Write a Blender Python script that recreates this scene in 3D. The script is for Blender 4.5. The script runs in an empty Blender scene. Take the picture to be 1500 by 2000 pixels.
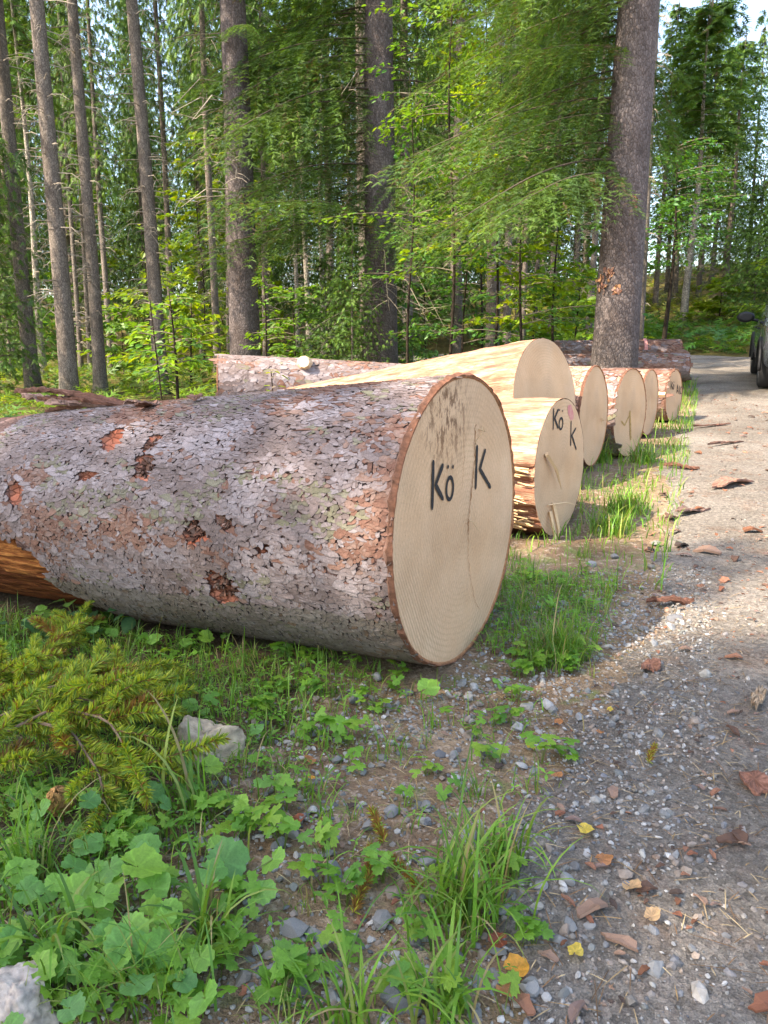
import bpy, math, numpy as np
from mathutils import Vector, Matrix, Euler

R_ = math.radians
SC = bpy.context.scene
COL = SC.collection
rng = np.random.default_rng(11)

# ------------------------------------------------------------------ camera, sky, sun, exposure
CAM = np.array([0.0, 0.0, 0.95]); FPX = 1455.0; PITCH = R_(11.0)
cd = bpy.data.cameras.new('camera'); cam = bpy.data.objects.new('camera', cd); COL.objects.link(cam)
cam.location = CAM; cam.rotation_euler = (R_(90) - PITCH, 0, 0)
cd.sensor_fit = 'VERTICAL'; cd.sensor_height = 24.0; cd.lens = 24.0 * FPX / 2000.0
cd.clip_start = 0.05; cd.clip_end = 2000
SC.camera = cam

SUN_DIR = np.array([-0.85, -0.42, 0.96]); SUN_DIR = SUN_DIR / np.linalg.norm(SUN_DIR)
w = bpy.data.worlds.new('World'); SC.world = w; w.use_nodes = True
nt = w.node_tree; nt.nodes.clear()
sky = nt.nodes.new('ShaderNodeTexSky'); sky.sky_type = 'NISHITA'; sky.sun_disc = False
sky.sun_elevation = math.asin(SUN_DIR[2]); sky.sun_rotation = math.atan2(SUN_DIR[0], SUN_DIR[1])
sky.air_density = 1.0; sky.dust_density = 1.5; sky.ozone_density = 1.0
bg = nt.nodes.new('ShaderNodeBackground'); bg.inputs['Strength'].default_value = 0.15
wo = nt.nodes.new('ShaderNodeOutputWorld')
nt.links.new(sky.outputs[0], bg.inputs[0]); nt.links.new(bg.outputs[0], wo.inputs[0])
sd = bpy.data.lights.new('sun', 'SUN'); sd.energy = 3.0; sd.angle = R_(0.55); sd.color = (1.0, 0.93, 0.82)
sun = bpy.data.objects.new('sun', sd); COL.objects.link(sun)
sun.rotation_euler = Vector(SUN_DIR).to_track_quat('Z', 'Y').to_euler(); sun.location = (-20, 10, 30)
vs = SC.view_settings; vs.view_transform = 'Standard'; vs.look = 'None'; vs.exposure = 2.34; vs.gamma = 1.0
vs.use_curve_mapping = False
vs.use_white_balance = True; vs.white_balance_temperature = 7400; vs.white_balance_tint = 10   # the phone's shade setting
SC.cycles.max_bounces = 7; SC.cycles.diffuse_bounces = 4; SC.cycles.transmission_bounces = 4
SC.cycles.glossy_bounces = 2; SC.cycles.transparent_max_bounces = 4
SC.cycles.sample_clamp_indirect = 6.0; SC.cycles.use_denoising = True

# ------------------------------------------------------------------ helpers
def norm(a): return a / np.maximum(np.linalg.norm(a, axis=-1, keepdims=True), 1e-9)

def _hash(i, j, k, s):
    h = (i * 374761393 + j * 668265263 + k * 2147483647 + s * 974711) & 0xffffffff
    h = ((h ^ (h >> 13)) * 1274126177) & 0xffffffff
    h = ((h ^ (h >> 16)) * 2246822519) & 0xffffffff
    return ((h ^ (h >> 15)) & 0xffff) / 65535.0

def vnoise(p, seed=0):
    """smooth value noise, p (...,2|3) -> 0..1"""
    p = np.asarray(p, float)
    if p.shape[-1] == 2: p = np.concatenate([p, np.zeros(p.shape[:-1] + (1,))], -1)
    i = np.floor(p).astype(np.int64); f = p - i; f = f * f * (3 - 2 * f)
    o = 0
    for a in (0, 1):
        for b in (0, 1):
            for c in (0, 1):
                wgt = (f[..., 0] if a else 1 - f[..., 0]) * (f[..., 1] if b else 1 - f[..., 1]) * (f[..., 2] if c else 1 - f[..., 2])
                o = o + wgt * _hash(i[..., 0] + a, i[..., 1] + b, i[..., 2] + c, seed)
    return o

def fbm(p, seed=0, octs=3):
    p = np.asarray(p, float); o = 0; a = 0.5; t = 0
    for k in range(octs):
        o = o + a * vnoise(p * 2 ** k, seed + k * 17); t += a; a *= 0.5
    return o / t

class Geo:
    def __init__(s): s.v = []; s.c = []; s.f3 = []; s.f4 = []; s.m3 = []; s.m4 = []; s.n = 0
    def add(s, v, f3=None, f4=None, col=(1, 1, 1), mi=0):
        v = np.asarray(v, float).reshape(-1, 3)
        c = np.asarray(col, float)
        if c.ndim == 1: c = np.tile(c, (len(v), 1))
        if f3 is not None and len(f3): s.f3.append(np.asarray(f3, np.int64) + s.n); s.m3.append(np.full(len(f3), mi))
        if f4 is not None and len(f4): s.f4.append(np.asarray(f4, np.int64) + s.n); s.m4.append(np.full(len(f4), mi))
        s.v.append(v); s.c.append(c); s.n += len(v); return s
    def inst(s, tmpl, M, T, col, mi=0, tint=None):
        """tmpl=(v,f3,f4); M (N,3,3) columns are the local axes; T (N,3); col (N,3)"""
        tv, f3, f4 = tmpl; N = len(T); V = len(tv)
        if N == 0: return s
        v = np.einsum('nij,vj->nvi', M, tv) + T[:, None, :]
        c = np.repeat(np.asarray(col, float)[:, None, :], V, 1)
        if tint is not None: c = c * tint[None, :, None]
        off = (np.arange(N) * V)[:, None, None]
        a3 = (np.asarray(f3)[None] + off).reshape(-1, 3) if f3 is not None and len(f3) else None
        a4 = (np.asarray(f4)[None] + off).reshape(-1, 4) if f4 is not None and len(f4) else None
        return s.add(v.reshape(-1, 3), a3, a4, c.reshape(-1, 3), mi)
    def mesh(s, name, mats, smooth=False):
        me = bpy.data.meshes.new(name)
        v = np.concatenate(s.v).astype(np.float32); c = np.concatenate(s.c).astype(np.float32)
        f3 = np.concatenate(s.f3) if s.f3 else np.zeros((0, 3), int)
        f4 = np.concatenate(s.f4) if s.f4 else np.zeros((0, 4), int)
        li = np.concatenate([f3.ravel(), f4.ravel()]).astype(np.int32)
        tot = np.concatenate([np.full(len(f3), 3), np.full(len(f4), 4)]).astype(np.int32)
        st = np.concatenate([[0], np.cumsum(tot)[:-1]]).astype(np.int32) if len(tot) else np.zeros(0, np.int32)
        me.vertices.add(len(v)); me.vertices.foreach_set('co', v.ravel())
        me.loops.add(len(li)); me.loops.foreach_set('vertex_index', li)
        me.polygons.add(len(tot)); me.polygons.foreach_set('loop_start', st)
        mi = np.concatenate([np.concatenate(s.m3) if s.m3 else np.zeros(0), np.concatenate(s.m4) if s.m4 else np.zeros(0)]).astype(np.int32)
        me.polygons.foreach_set('material_index', mi)
        me.polygons.foreach_set('use_smooth', np.full(len(tot), bool(smooth)))
        a = me.color_attributes.new('Col', 'FLOAT_COLOR', 'POINT')
        a.data.foreach_set('color', np.concatenate([c, np.ones((len(c), 1), np.float32)], 1).ravel())
        for m in (mats if isinstance(mats, (list, tuple)) else [mats]): me.materials.append(m)
        me.update(calc_edges=True)
        return me

def obj(name, geo, mats=None, parent=None, smooth=False, loc=None, rot=None, scale=None, kind=None):
    me = geo.mesh(name, mats, smooth) if isinstance(geo, Geo) else geo
    o = bpy.data.objects.new(name, me); COL.objects.link(o)
    if parent: o.parent = parent
    if loc is not None: o.location = loc
    if rot is not None: o.rotation_euler = rot
    if scale is not None: o.scale = scale if hasattr(scale, '__len__') else (scale,) * 3
    if kind: o['kind'] = kind
    return o

def empty(name, loc, rot=(0, 0, 0), scale=1.0):
    o = bpy.data.objects.new(name, None); COL.objects.link(o)
    o.location = loc; o.rotation_euler = rot; o.scale = (scale,) * 3; o.empty_display_size = 0.1
    return o

def tag(o, label=None, cat=None, group=None, kind=None):
    if label: o['label'] = label
    if cat: o['category'] = cat
    if group: o['group'] = group
    if kind: o['kind'] = kind
    return o

def copy_tree(o, parent=None):
    c = o.copy(); COL.objects.link(c); c.parent = parent
    for ch in o.children: copy_tree(ch, c)
    return c

def frames(d, up=None, roll=None):
    """rotation matrices whose columns are (d, side, normal)"""
    d = norm(np.asarray(d, float)); n = len(d)
    up = np.tile([0, 0, 1.0], (n, 1)) if up is None else np.asarray(up, float)
    s = np.cross(up, d); bad = np.linalg.norm(s, axis=1) < 1e-3
    s[bad] = np.array([1.0, 0, 0]); s = norm(s); nn = np.cross(d, s)
    if roll is not None:
        c, q = np.cos(roll)[:, None], np.sin(roll)[:, None]
        s, nn = s * c + nn * q, nn * c - s * q
    return np.stack([d, s, nn], -1)

def zrot(a):
    a = np.asarray(a, float); c, s, z, o = np.cos(a), np.sin(a), np.zeros_like(a), np.ones_like(a)
    return np.stack([np.stack([c, -s, z], -1), np.stack([s, c, z], -1), np.stack([z, z, o], -1)], -2)

def tube(geo, pts, rad, n=6, col=(1, 1, 1), cap=True, mi=0, ph=0.0):
    pts = np.asarray(pts, float); k = len(pts); rad = np.broadcast_to(np.asarray(rad, float), (k,))
    t = norm(np.gradient(pts, axis=0))
    ref = np.array([0, 0, 1.0]) if abs(t[:, 2]).max() < 0.9 else np.array([1.0, 0.13, 0])
    s = norm(np.cross(np.tile(ref, (k, 1)), t)); u = np.cross(t, s)
    a = np.arange(n) / n * 2 * np.pi + ph
    v = pts[:, None, :] + rad[:, None, None] * (np.cos(a)[None, :, None] * s[:, None] + np.sin(a)[None, :, None] * u[:, None])
    i, j = np.meshgrid(np.arange(k - 1), np.arange(n), indexing='ij'); j2 = (j + 1) % n
    f4 = np.stack([i * n + j, i * n + j2, (i + 1) * n + j2, (i + 1) * n + j], -1).reshape(-1, 4)
    v = v.reshape(-1, 3); f3 = []
    if cap:
        v = np.concatenate([v, pts[:1], pts[-1:]]); c0, c1 = k * n, k * n + 1
        f3 = [[c0, (q + 1) % n, q] for q in range(n)] + [[c1, (k - 1) * n + q, (k - 1) * n + (q + 1) % n] for q in range(n)]
    c = np.asarray(col, float)
    if c.ndim == 2: c = np.concatenate([np.repeat(c, n, 0), c[:1], c[-1:]]) if cap else np.repeat(c, n, 0)
    geo.add(v, f3, f4, c, mi)

RV, FV, UV = np.array([1.0, 0, 0]), np.array([0, math.cos(PITCH), -math.sin(PITCH)]), np.array([0, math.sin(PITCH), math.cos(PITCH)])
def at(px, py, y):
    """point at forward distance y seen where the photograph has (px, py)"""
    d = RV * (px - 750) / FPX + FV + UV * (1000 - py) / FPX
    return CAM + d * (y / d[1])

# ------------------------------------------------------------------ materials
class NT:
    def __init__(s, name):
        s.m = bpy.data.materials.new(name); s.m.use_nodes = True; s.t = s.m.node_tree; s.t.nodes.clear()
        s.out = s.n('ShaderNodeOutputMaterial')
    def n(s, ty, **kw):
        x = s.t.nodes.new(ty)
        for k, v in kw.items():
            if k in x.inputs: x.inputs[k].default_value = v
            else: setattr(x, k, v)
        return x
    def l(s, a, b): s.t.links.new(a, b)
    def coord(s, what='Object', scale=None):
        c = s.n('ShaderNodeTexCoord').outputs[what]
        if scale is None: return c
        mp = s.n('ShaderNodeMapping'); mp.inputs['Scale'].default_value = scale; s.l(c, mp.inputs[0]); return mp.outputs[0]
    def noise(s, vec, scale, detail=4.0, rough=0.6, dist=0.0):
        x = s.n('ShaderNodeTexNoise'); x.inputs['Scale'].default_value = scale; x.inputs['Detail'].default_value = detail
        x.inputs['Roughness'].default_value = rough; x.inputs['Distortion'].default_value = dist
        if vec is not None: s.l(vec, x.inputs['Vector'])
        return x.outputs['Fac']
    def vor(s, vec, scale, feature='F1'):
        x = s.n('ShaderNodeTexVoronoi', feature=feature); x.inputs['Scale'].default_value = scale; s.l(vec, x.inputs['Vector']); return x
    def ramp(s, fac, stops):
        x = s.n('ShaderNodeValToRGB'); s.l(fac, x.inputs[0]); e = x.color_ramp.elements
        while len(e) < len(stops): e.new(0.5)
        for q, (p, c) in zip(e, stops):
            q.position = p; q.color = (c if hasattr(c, '__len__') else (c, c, c)) + (() if hasattr(c, '__len__') and len(c) == 4 else (1,))
        return x.outputs[0]
    def mix(s, fac, a, b, mode='MIX'):
        x = s.n('ShaderNodeMix', data_type='RGBA', blend_type=mode)
        for k, v in ((0, fac), (6, a), (7, b)):
            if hasattr(v, 'is_output') or hasattr(v, 'links'): s.l(v, x.inputs[k])
            elif k == 0: x.inputs[0].default_value = v
            else: x.inputs[k].default_value = tuple(v) + (1,) if len(v) == 3 else v
        return x.outputs[2]
    def math(s, op, a, b=None):
        x = s.n('ShaderNodeMath', operation=op)
        for k, v in ((0, a), (1, b)):
            if v is None: continue
            if hasattr(v, 'links'): s.l(v, x.inputs[k])
            else: x.inputs[k].default_value = v
        return x.outputs[0]
    def bump(s, h, strength=0.5, dist=0.01, prev=None):
        x = s.n('ShaderNodeBump'); x.inputs['Strength'].default_value = strength; x.inputs['Distance'].default_value = dist
        s.l(h, x.inputs['Height'])
        if prev is not None: s.l(prev, x.inputs['Normal'])
        return x.outputs[0]
    def bsdf(s, col, rough=0.8, spec=0.3, normal=None, metal=0.0, transl=0.0, tcol=None, coat=0.0):
        b = s.n('ShaderNodeBsdfPrincipled')
        b.inputs['Metallic'].default_value = metal; b.inputs['Specular IOR Level'].default_value = spec
        b.inputs['Coat Weight'].default_value = coat
        if hasattr(rough, 'links'): s.l(rough, b.inputs['Roughness'])
        else: b.inputs['Roughness'].default_value = rough
        if hasattr(col, 'links'): s.l(col, b.inputs['Base Color'])
        else: b.inputs['Base Color'].default_value = tuple(col) + (1,)
        if normal is not None: s.l(normal, b.inputs['Normal'])
        o = b.outputs[0]
        if transl:
            t = s.n('ShaderNodeBsdfTranslucent')
            tc = tcol if tcol is not None else col
            if hasattr(tc, 'links'): s.l(tc, t.inputs[0])
            else: t.inputs[0].default_value = tuple(tc) + (1,)
            mx = s.n('ShaderNodeMixShader'); mx.inputs[0].default_value = transl
            s.l(o, mx.inputs[1]); s.l(t.outputs[0], mx.inputs[2]); o = mx.outputs[0]
        s.l(o, s.out.inputs[0]); return s.m
    def attr(s, name='Col'):
        x = s.n('ShaderNodeAttribute'); x.attribute_name = name; return x.outputs['Color']

def col_mat(name, rough=0.85, spec=0.25, nscale=30, namt=0.35, bump=0.0, bdist=0.004, bscale=None, transl=0.0, tmul=None, coords='Object', stretch=None):
    t = NT(name); c = t.attr(); v = t.coord(coords, stretch)
    fac = t.noise(v, nscale, 4, 0.65)
    k = t.ramp(fac, [(0.25, 1 - namt), (0.75, 1 + namt)])
    col = t.mix(1.0, c, k, 'MULTIPLY'); nrm = None
    if bump: nrm = t.bump(t.noise(v, bscale or nscale * 2, 5, 0.65), bump, bdist)
    tc = t.mix(1.0, col, tmul, 'MULTIPLY') if tmul else None
    return t.bsdf(col, rough, spec, nrm, transl=transl, tcol=tc)

MAT = {}
MAT['flake'] = col_mat('bark_scale_surface', 0.78, 0.3, 160, 0.32, 0.55, 0.002, 260)
MAT['needle'] = col_mat('spruce_needles', 0.55, 0.3, 1.1, 0.4, transl=0.34, tmul=(1.7, 1.7, 0.55))
MAT['leaf'] = col_mat('leaf_blade', 0.45, 0.35, 9, 0.22, 0.25, 0.002, 90, transl=0.42, tmul=(1.8, 1.6, 0.5))
MAT['grass'] = col_mat('grass_blade', 0.5, 0.35, 5, 0.3, transl=0.35, tmul=(1.7, 1.5, 0.5))
MAT['stone'] = col_mat('stone_surface', 0.85, 0.3, 60, 0.35, 0.5, 0.003, 150)
MAT['chip'] = col_mat('bark_chip_surface', 0.9, 0.15, 90, 0.4, 0.6, 0.002, 150)
MAT['twig'] = col_mat('dry_twig', 0.9, 0.1, 40, 0.3)
MAT['splinter'] = col_mat('split_wood', 0.8, 0.2, 40, 0.25, 0.5, 0.002, 60, stretch=(6, 60, 60))

def paint(name, col, rough=0.6, spec=0.3, metal=0.0, coat=0.0):
    t = NT(name); return t.bsdf(col, rough, spec, metal=metal, coat=coat)
t = NT('black_spray_paint'); v = t.coord()
MAT['spray'] = t.bsdf(t.ramp(t.noise(v, 160, 4, .7), [(.3, (.012, .012, .014)), (.75, (.03, .028, .03))]), 0.7, 0.25, t.bump(t.noise(v, 400, 3), .3, .001))
t = NT('pink_spray_paint'); v = t.coord()
MAT['pink'] = t.bsdf(t.ramp(t.noise(v, 40, 4, .7), [(.3, (.55, .16, .18)), (.7, (.62, .34, .26))]), 0.8, 0.2)

def wood_face(name, stain=False, warm=0.0, cracks=1.0):
    """sawn end grain: local y,z in the cut plane, pith at (0, pith)"""
    t = NT(name); v = t.coord('Object')
    mp = t.n('ShaderNodeMapping'); t.l(v, mp.inputs[0]); mp.inputs['Scale'].default_value = (0.0, 1, 1); mp.inputs['Location'].default_value = (0, .02, -.43)
    wv = t.n('ShaderNodeTexWave', wave_type='RINGS', rings_direction='X', wave_profile='SIN')
    t.l(mp.outputs[0], wv.inputs[0]); wv.inputs['Scale'].default_value = 17; wv.inputs['Distortion'].default_value = 3.2
    wv.inputs['Detail'].default_value = 2; wv.inputs['Detail Scale'].default_value = 0.4
    big = t.noise(v, 3.5, 4, .55); fine = t.noise(v, 120, 4, .6)
    base = t.ramp(big, [(.3, (.57, .345, .19)), (.55, (.655, .42, .25)), (.75, (.72, .49, .305))])
    col = t.mix(t.math('MULTIPLY', t.math('POWER', wv.outputs[1], 3.0), t.ramp(t.noise(v, 5, 3), [(.35, .04), (.65, .34)])), base, (.42, .26, .13))
    col = t.mix(1.0, col, t.ramp(fine, [(.3, .9), (.7, 1.08)]), 'MULTIPLY')
    # saw marks: slanting bands
    m2 = t.n('ShaderNodeMapping'); t.l(v, m2.inputs[0]); m2.inputs['Rotation'].default_value = (R_(28), 0, 0)
    w2 = t.n('ShaderNodeTexWave', wave_type='BANDS', bands_direction='Y', wave_profile='SAW'); t.l(m2.outputs[0], w2.inputs[0])
    w2.inputs['Scale'].default_value = 27; w2.inputs['Distortion'].default_value = 2.5; w2.inputs['Detail'].default_value = 3; w2.inputs['Detail Scale'].default_value = .6
    amt = t.ramp(t.noise(v, 2.2, 2), [(.36, 0.0), (.56, 1.0)])
    h = t.math('MULTIPLY', w2.outputs[1], amt)
    nrm = t.bump(h, 0.9, 0.006); nrm = t.bump(fine, 0.6, 0.003, nrm)
    col = t.mix(t.math('MULTIPLY', t.math('POWER', h, 2.0), .62), col, (.34, .19, .085))  # groove shading of the saw marks painted into the colour, beyond the bump
    if stain:
        x = t.n('ShaderNodeVectorMath', operation='DISTANCE'); t.l(v, x.inputs[0]); x.inputs[1].default_value = (0, .13, .46 + .345)
        near = t.ramp(x.outputs[1] if False else x.outputs['Value'], [(.07, 1.0), (.20, 0.0)])
        m3 = t.coord('Object', (1, 42, 17)); sp = t.ramp(t.noise(m3, 1.0, 5, .75), [(.49, 0.0), (.57, 1.0)])
        col = t.mix(t.math('MULTIPLY', t.math('MULTIPLY', near, sp), .85), col, (.13, .055, .02))
        m4 = t.coord('Object', (1, 6, 3)); s4 = t.ramp(t.noise(m4, 1.0, 4, .6), [(.5, 0.0), (.75, .35)])
        col = t.mix(t.math('MULTIPLY', near, s4), col, (.33, .18, .07))
    return t.bsdf(col, 0.75, 0.25, nrm)
MAT['face'] = wood_face('sawn_end_grain'); MAT['face_stain'] = wood_face('sawn_end_grain_stained', True)

def log_bark(name, c1, c2, c3, scl=34, stretch=(0.6, 1, 1)):
    t = NT(name); v = t.coord('Object', stretch); a = t.attr()
    x = t.vor(v, scl); e = t.vor(v, scl, 'DISTANCE_TO_EDGE')
    n1 = t.noise(v, 5, 5, .65); n2 = t.noise(v, 70, 4, .6)
    col = t.ramp(n1, [(.3, c1), (.52, c2), (.72, c3)])
    col = t.mix(1.0, col, t.ramp(x.outputs['Color'], [(.1, .65), (.9, 1.3)]), 'MULTIPLY')
    col = t.mix(t.ramp(e.outputs['Distance'], [(.0, 1.0), (.09, 0.0)]), col, (.07, .04, .03))
    col = t.mix(1.0, col, a, 'MULTIPLY')
    nrm = t.bump(e.outputs['Distance'], .9, .012); nrm = t.bump(n2, .5, .004, nrm)
    return t.bsdf(col, .85, .2, nrm)
MAT['bark'] = log_bark('log_bark', (.16, .10, .085), (.25, .19, .18), (.27, .125, .085))
MAT['bark_red'] = log_bark('log_bark_reddish', (.30, .15, .10), (.42, .24, .17), (.30, .19, .16))
t = NT('debarked_wood'); v = t.coord('Object', (1.2, 11, 11)); a = t.attr()
n1 = t.noise(v, 3.0, 5, .65); n2 = t.noise(t.coord('Object', (5, 60, 60)), 2.0, 4, .6); n3 = t.noise(t.coord('Object', (3, 9, 9)), 4, 5, .7)
c_ = t.ramp(n1, [(.36, (.22, .085, .055)), (.46, (.36, .18, .115)), (.54, (.44, .255, .165)), (.64, (.47, .315, .215))])
c_ = t.mix(t.ramp(n3, [(.47, 0.0), (.60, .8)]), c_, (.30, .12, .07))
c_ = t.mix(1.0, c_, t.ramp(n2, [(.35, .6), (.65, 1.2)]), 'MULTIPLY')
MAT['debarked'] = t.bsdf(t.mix(1.0, c_, a, 'MULTIPLY'), .75, .25, t.bump(n2, .8, .006, t.bump(n1, .5, .02)))
t = NT('decayed_wood'); v = t.coord('Object', (3, 30, 30))
n1 = t.noise(v, 2.0, 6, .7); n2 = t.noise(t.coord('Object', (9, 90, 90)), 2.0, 4, .65)
MAT['decay'] = t.bsdf(t.mix(1.0, t.mix(1.0, t.ramp(n1, [(.3, (.10, .04, .018)), (.5, (.22, .09, .035)), (.7, (.45, .24, .09))]), t.attr(), 'MULTIPLY'), t.ramp(n2, [(.3, .6), (.7, 1.3)]), 'MULTIPLY'), .9, .1, t.bump(n2, 1.0, .008, t.bump(n1, .8, .02)))

def trunk_bark(name, c1, c2, c3, scl, zs=.55, depth=.01):
    t = NT(name); v = t.coord('Object', (1, 1, zs)); a = t.attr()
    e = t.vor(v, scl, 'DISTANCE_TO_EDGE'); x = t.vor(v, scl)
    n1 = t.noise(v, 2.2, 5, .65); n2 = t.noise(v, scl * 2.2, 4, .65)
    col = t.ramp(n1, [(.3, c1), (.52, c2), (.72, c3)])
    col = t.mix(1.0, col, t.ramp(x.outputs['Color'], [(.1, .72), (.9, 1.25)]), 'MULTIPLY')
    col = t.mix(t.ramp(e.outputs['Distance'], [(.0, .8), (.12, 0.0)]), col, (.05, .035, .03))
    col = t.mix(1.0, col, t.ramp(n2, [(.3, .7), (.7, 1.2)]), 'MULTIPLY')
    col = t.mix(1.0, col, a, 'MULTIPLY')
    nrm = t.bump(e.outputs['Distance'], .8, depth); nrm = t.bump(n2, .6, depth * .5, nrm)
    return t.bsdf(col, .9, .15, nrm)
MAT['trunk'] = trunk_bark('spruce_bark', (.08, .062, .057), (.13, .107, .104), (.19, .158, .152), 30, .55, .022)
MAT['trunk_far'] = trunk_bark('spruce_bark_grey', (.125, .10, .082), (.19, .158, .135), (.24, .20, .17), 34, .5, .012)
MAT['trunk_pale'] = trunk_bark('pale_bark', (.24, .21, .17), (.34, .30, .25), (.42, .38, .32), 30, .4, .01)

t = NT('forest_soil'); v = t.coord('Object'); 
n1 = t.noise(v, 1.6, 6, .65); n2 = t.noise(v, 26, 5, .7); n3 = t.noise(v, 140, 3, .7)
c_ = t.ramp(n1, [(.3, (.045, .028, .017)), (.5, (.085, .056, .034)), (.68, (.125, .09, .058))])
c_ = t.mix(t.ramp(n2, [(.52, 0.0), (.7, .6)]), c_, (.25, .20, .155))
c_ = t.mix(t.ramp(t.noise(v, 9, 4, .6), [(.55, 0.0), (.72, .55)]), c_, (.055, .085, .02))
c_ = t.mix(1.0, c_, t.ramp(n3, [(.25, .55), (.75, 1.35)]), 'MULTIPLY')
MAT['soil'] = t.bsdf(t.mix(1.0, c_, t.attr(), 'MULTIPLY'), .95, .1, t.bump(n3, .8, .006, t.bump(n2, .9, .03)))
t = NT('gravel_road'); v = t.coord('Object')
n1 = t.noise(v, 1.1, 5, .6); n2 = t.noise(v, 45, 5, .75); n3 = t.noise(v, 260, 3, .7); vo = t.vor(v, 75)
c_ = t.ramp(n1, [(.32, (.17, .146, .12)), (.5, (.25, .217, .183)), (.66, (.325, .285, .245))])
c_ = t.mix(t.ramp(n2, [(.5, 0.0), (.68, .55)]), c_, (.20, .165, .15))
c_ = t.mix(t.ramp(t.noise(v, 5.5, 5, .7), [(.52, 0.0), (.68, .5)]), c_, (.20, .115, .075))
c_ = t.mix(1.0, c_, t.ramp(vo.outputs['Color'], [(.0, .6), (1.0, 1.35)]), 'MULTIPLY')
c_ = t.mix(1.0, c_, t.ramp(n3, [(.25, .55), (.75, 1.4)]), 'MULTIPLY')
MAT['road'] = t.bsdf(c_, .95, .12, t.bump(n3, .9, .006, t.bump(vo.outputs['Distance'], .8, .012, t.bump(n2, 1.0, .025))))
# ------------------------------------------------------------------ terrain
ROADC = np.array([(-6.5, -18), (-3.1, -11), (-.55, -5.5), (1.2, -1.5), (1.98, .3), (3.35, 3.6), (5.3, 8.2), (6.9, 12.2), (8.0, 16.5), (7.9, 20.5), (5.9, 24.6), (2.2, 27.6), (-3.5, 30), (-12, 32.5), (-30, 37)], float)
def spline(P, n=14):
    o = []
    for i in range(1, len(P) - 2):
        p0, p1, p2, p3 = P[i - 1:i + 3]
        for t_ in np.linspace(0, 1, n, endpoint=False):
            o.append(.5 * ((2 * p1) + (-p0 + p2) * t_ + (2 * p0 - 5 * p1 + 4 * p2 - p3) * t_ ** 2 + (-p0 + 3 * p1 - 3 * p2 + p3) * t_ ** 3))
    return np.array(o + [P[-2]])
RC = spline(ROADC)
RCL = np.concatenate([[0], np.cumsum(np.linalg.norm(np.diff(RC, axis=0), axis=1))])
def road_exact(x, y):
    """signed distance to the road's centre line (+ = right of it) and the length along it"""
    p = np.stack([np.ravel(x), np.ravel(y)], -1).astype(float); best = np.full(len(p), 1e9); sg = np.ones(len(p)); al = np.zeros(len(p))
    for i in range(len(RC) - 1):
        a, b = RC[i], RC[i + 1]; d = b - a; L2 = d @ d
        t_ = np.clip(((p - a) @ d) / L2, 0, 1); q = p - a - t_[:, None] * d
        dist = np.hypot(q[:, 0], q[:, 1]); m = dist < best
        best[m] = dist[m]; sg[m] = np.where(d[0] * q[m, 1] - d[1] * q[m, 0] > 0, -1, 1); al[m] = RCL[i] + t_[m] * math.sqrt(L2)
    return (best * sg).reshape(np.shape(x)), al.reshape(np.shape(x))
def _grid(x0, x1, y0, y1, st):
    xs_, ys_ = np.arange(x0, x1 + st, st), np.arange(y0, y1 + st, st); A, B = np.meshgrid(xs_, ys_, indexing='ij'); return (x0, y0, st, len(xs_), len(ys_)) + road_exact(A, B)
_G = [_grid(-4, 9, -1, 17, .1), _grid(-40, 44, -25, 80, 1.0)]
def road_dist(x, y):
    x, y = np.asarray(x, float), np.asarray(y, float); D = None
    for (x0, y0, st, n, m, d, al) in _G[::-1]:
        fx, fy = (x - x0) / st, (y - y0) / st; ok = (fx >= 0) & (fy >= 0) & (fx <= n - 1.001) & (fy <= m - 1.001); fx, fy = np.clip(fx, 0, n - 1.001), np.clip(fy, 0, m - 1.001); i, j = fx.astype(int), fy.astype(int); u, v = fx - i, fy - j
        q = [(1 - u) * (1 - v) * k[i, j] + u * (1 - v) * k[i + 1, j] + (1 - u) * v * k[i, j + 1] + u * v * k[i + 1, j + 1] for k in (d, al)]
        D = q if D is None else [np.where(ok, a, b_) for a, b_ in zip(q, D)]
    return D[0], D[1]
HALF = 1.8
PROF_S = [-40, 0, 2.3, 3.9, 5.6, 6.6, 7.9, 9.1, 12, 15.6, 25, 45, 90, 200, 500]
PROF_Z = [-.6, -.02, .0, .05, .17, .19, .26, .32, .52, .77, 1.35, 2.5, 6.0, 15, 34]
def sstep(a, b, x): t_ = np.clip((x - a) / (b - a), 0, 1); return t_ * t_ * (3 - 2 * t_)
def ground(x, y, rough=True, rd=None):
    x = np.asarray(x, float); y = np.asarray(y, float)
    s = .5 * x + .866 * y
    z = np.interp(s, PROF_S, PROF_Z)
    d = road_dist(x, y)[0] if rd is None else rd
    z = z + .16 * np.clip(d - 2.4, 0, 25) * sstep(2.2, 4, d)               # bank beyond the road
    off = sstep(HALF - .1, HALF + .5, np.abs(d))
    p = np.stack([x, y], -1)
    z = z + off * (.45 * (fbm(p * .11, 3) - .5) * sstep(9, 20, y))
    z = z + .085 * np.clip(x + .35, -2.6, 0) * sstep(1.7, 2.6, y) * (1 - sstep(4.5, 9, y))   # hollow under the huge log
    # raised earth behind the second log, under the peeled one
    z = z + .17 * np.exp(-(((x - .75) / .5) ** 2 + ((y - 5.15) / .45) ** 2)) * off
    if rough:
        z = z + off * (.06 * (fbm(p * 2.1, 5) - .5) + .028 * (fbm(p * 9, 8) - .5))
        z = z + (1 - off) * (.028 * (fbm(p * 1.3, 21) - .5) + .010 * (fbm(p * 7, 22) - .5)
                             - .022 * np.exp(-((np.abs(d) - .85) / .3) ** 2))
    return z
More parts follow.
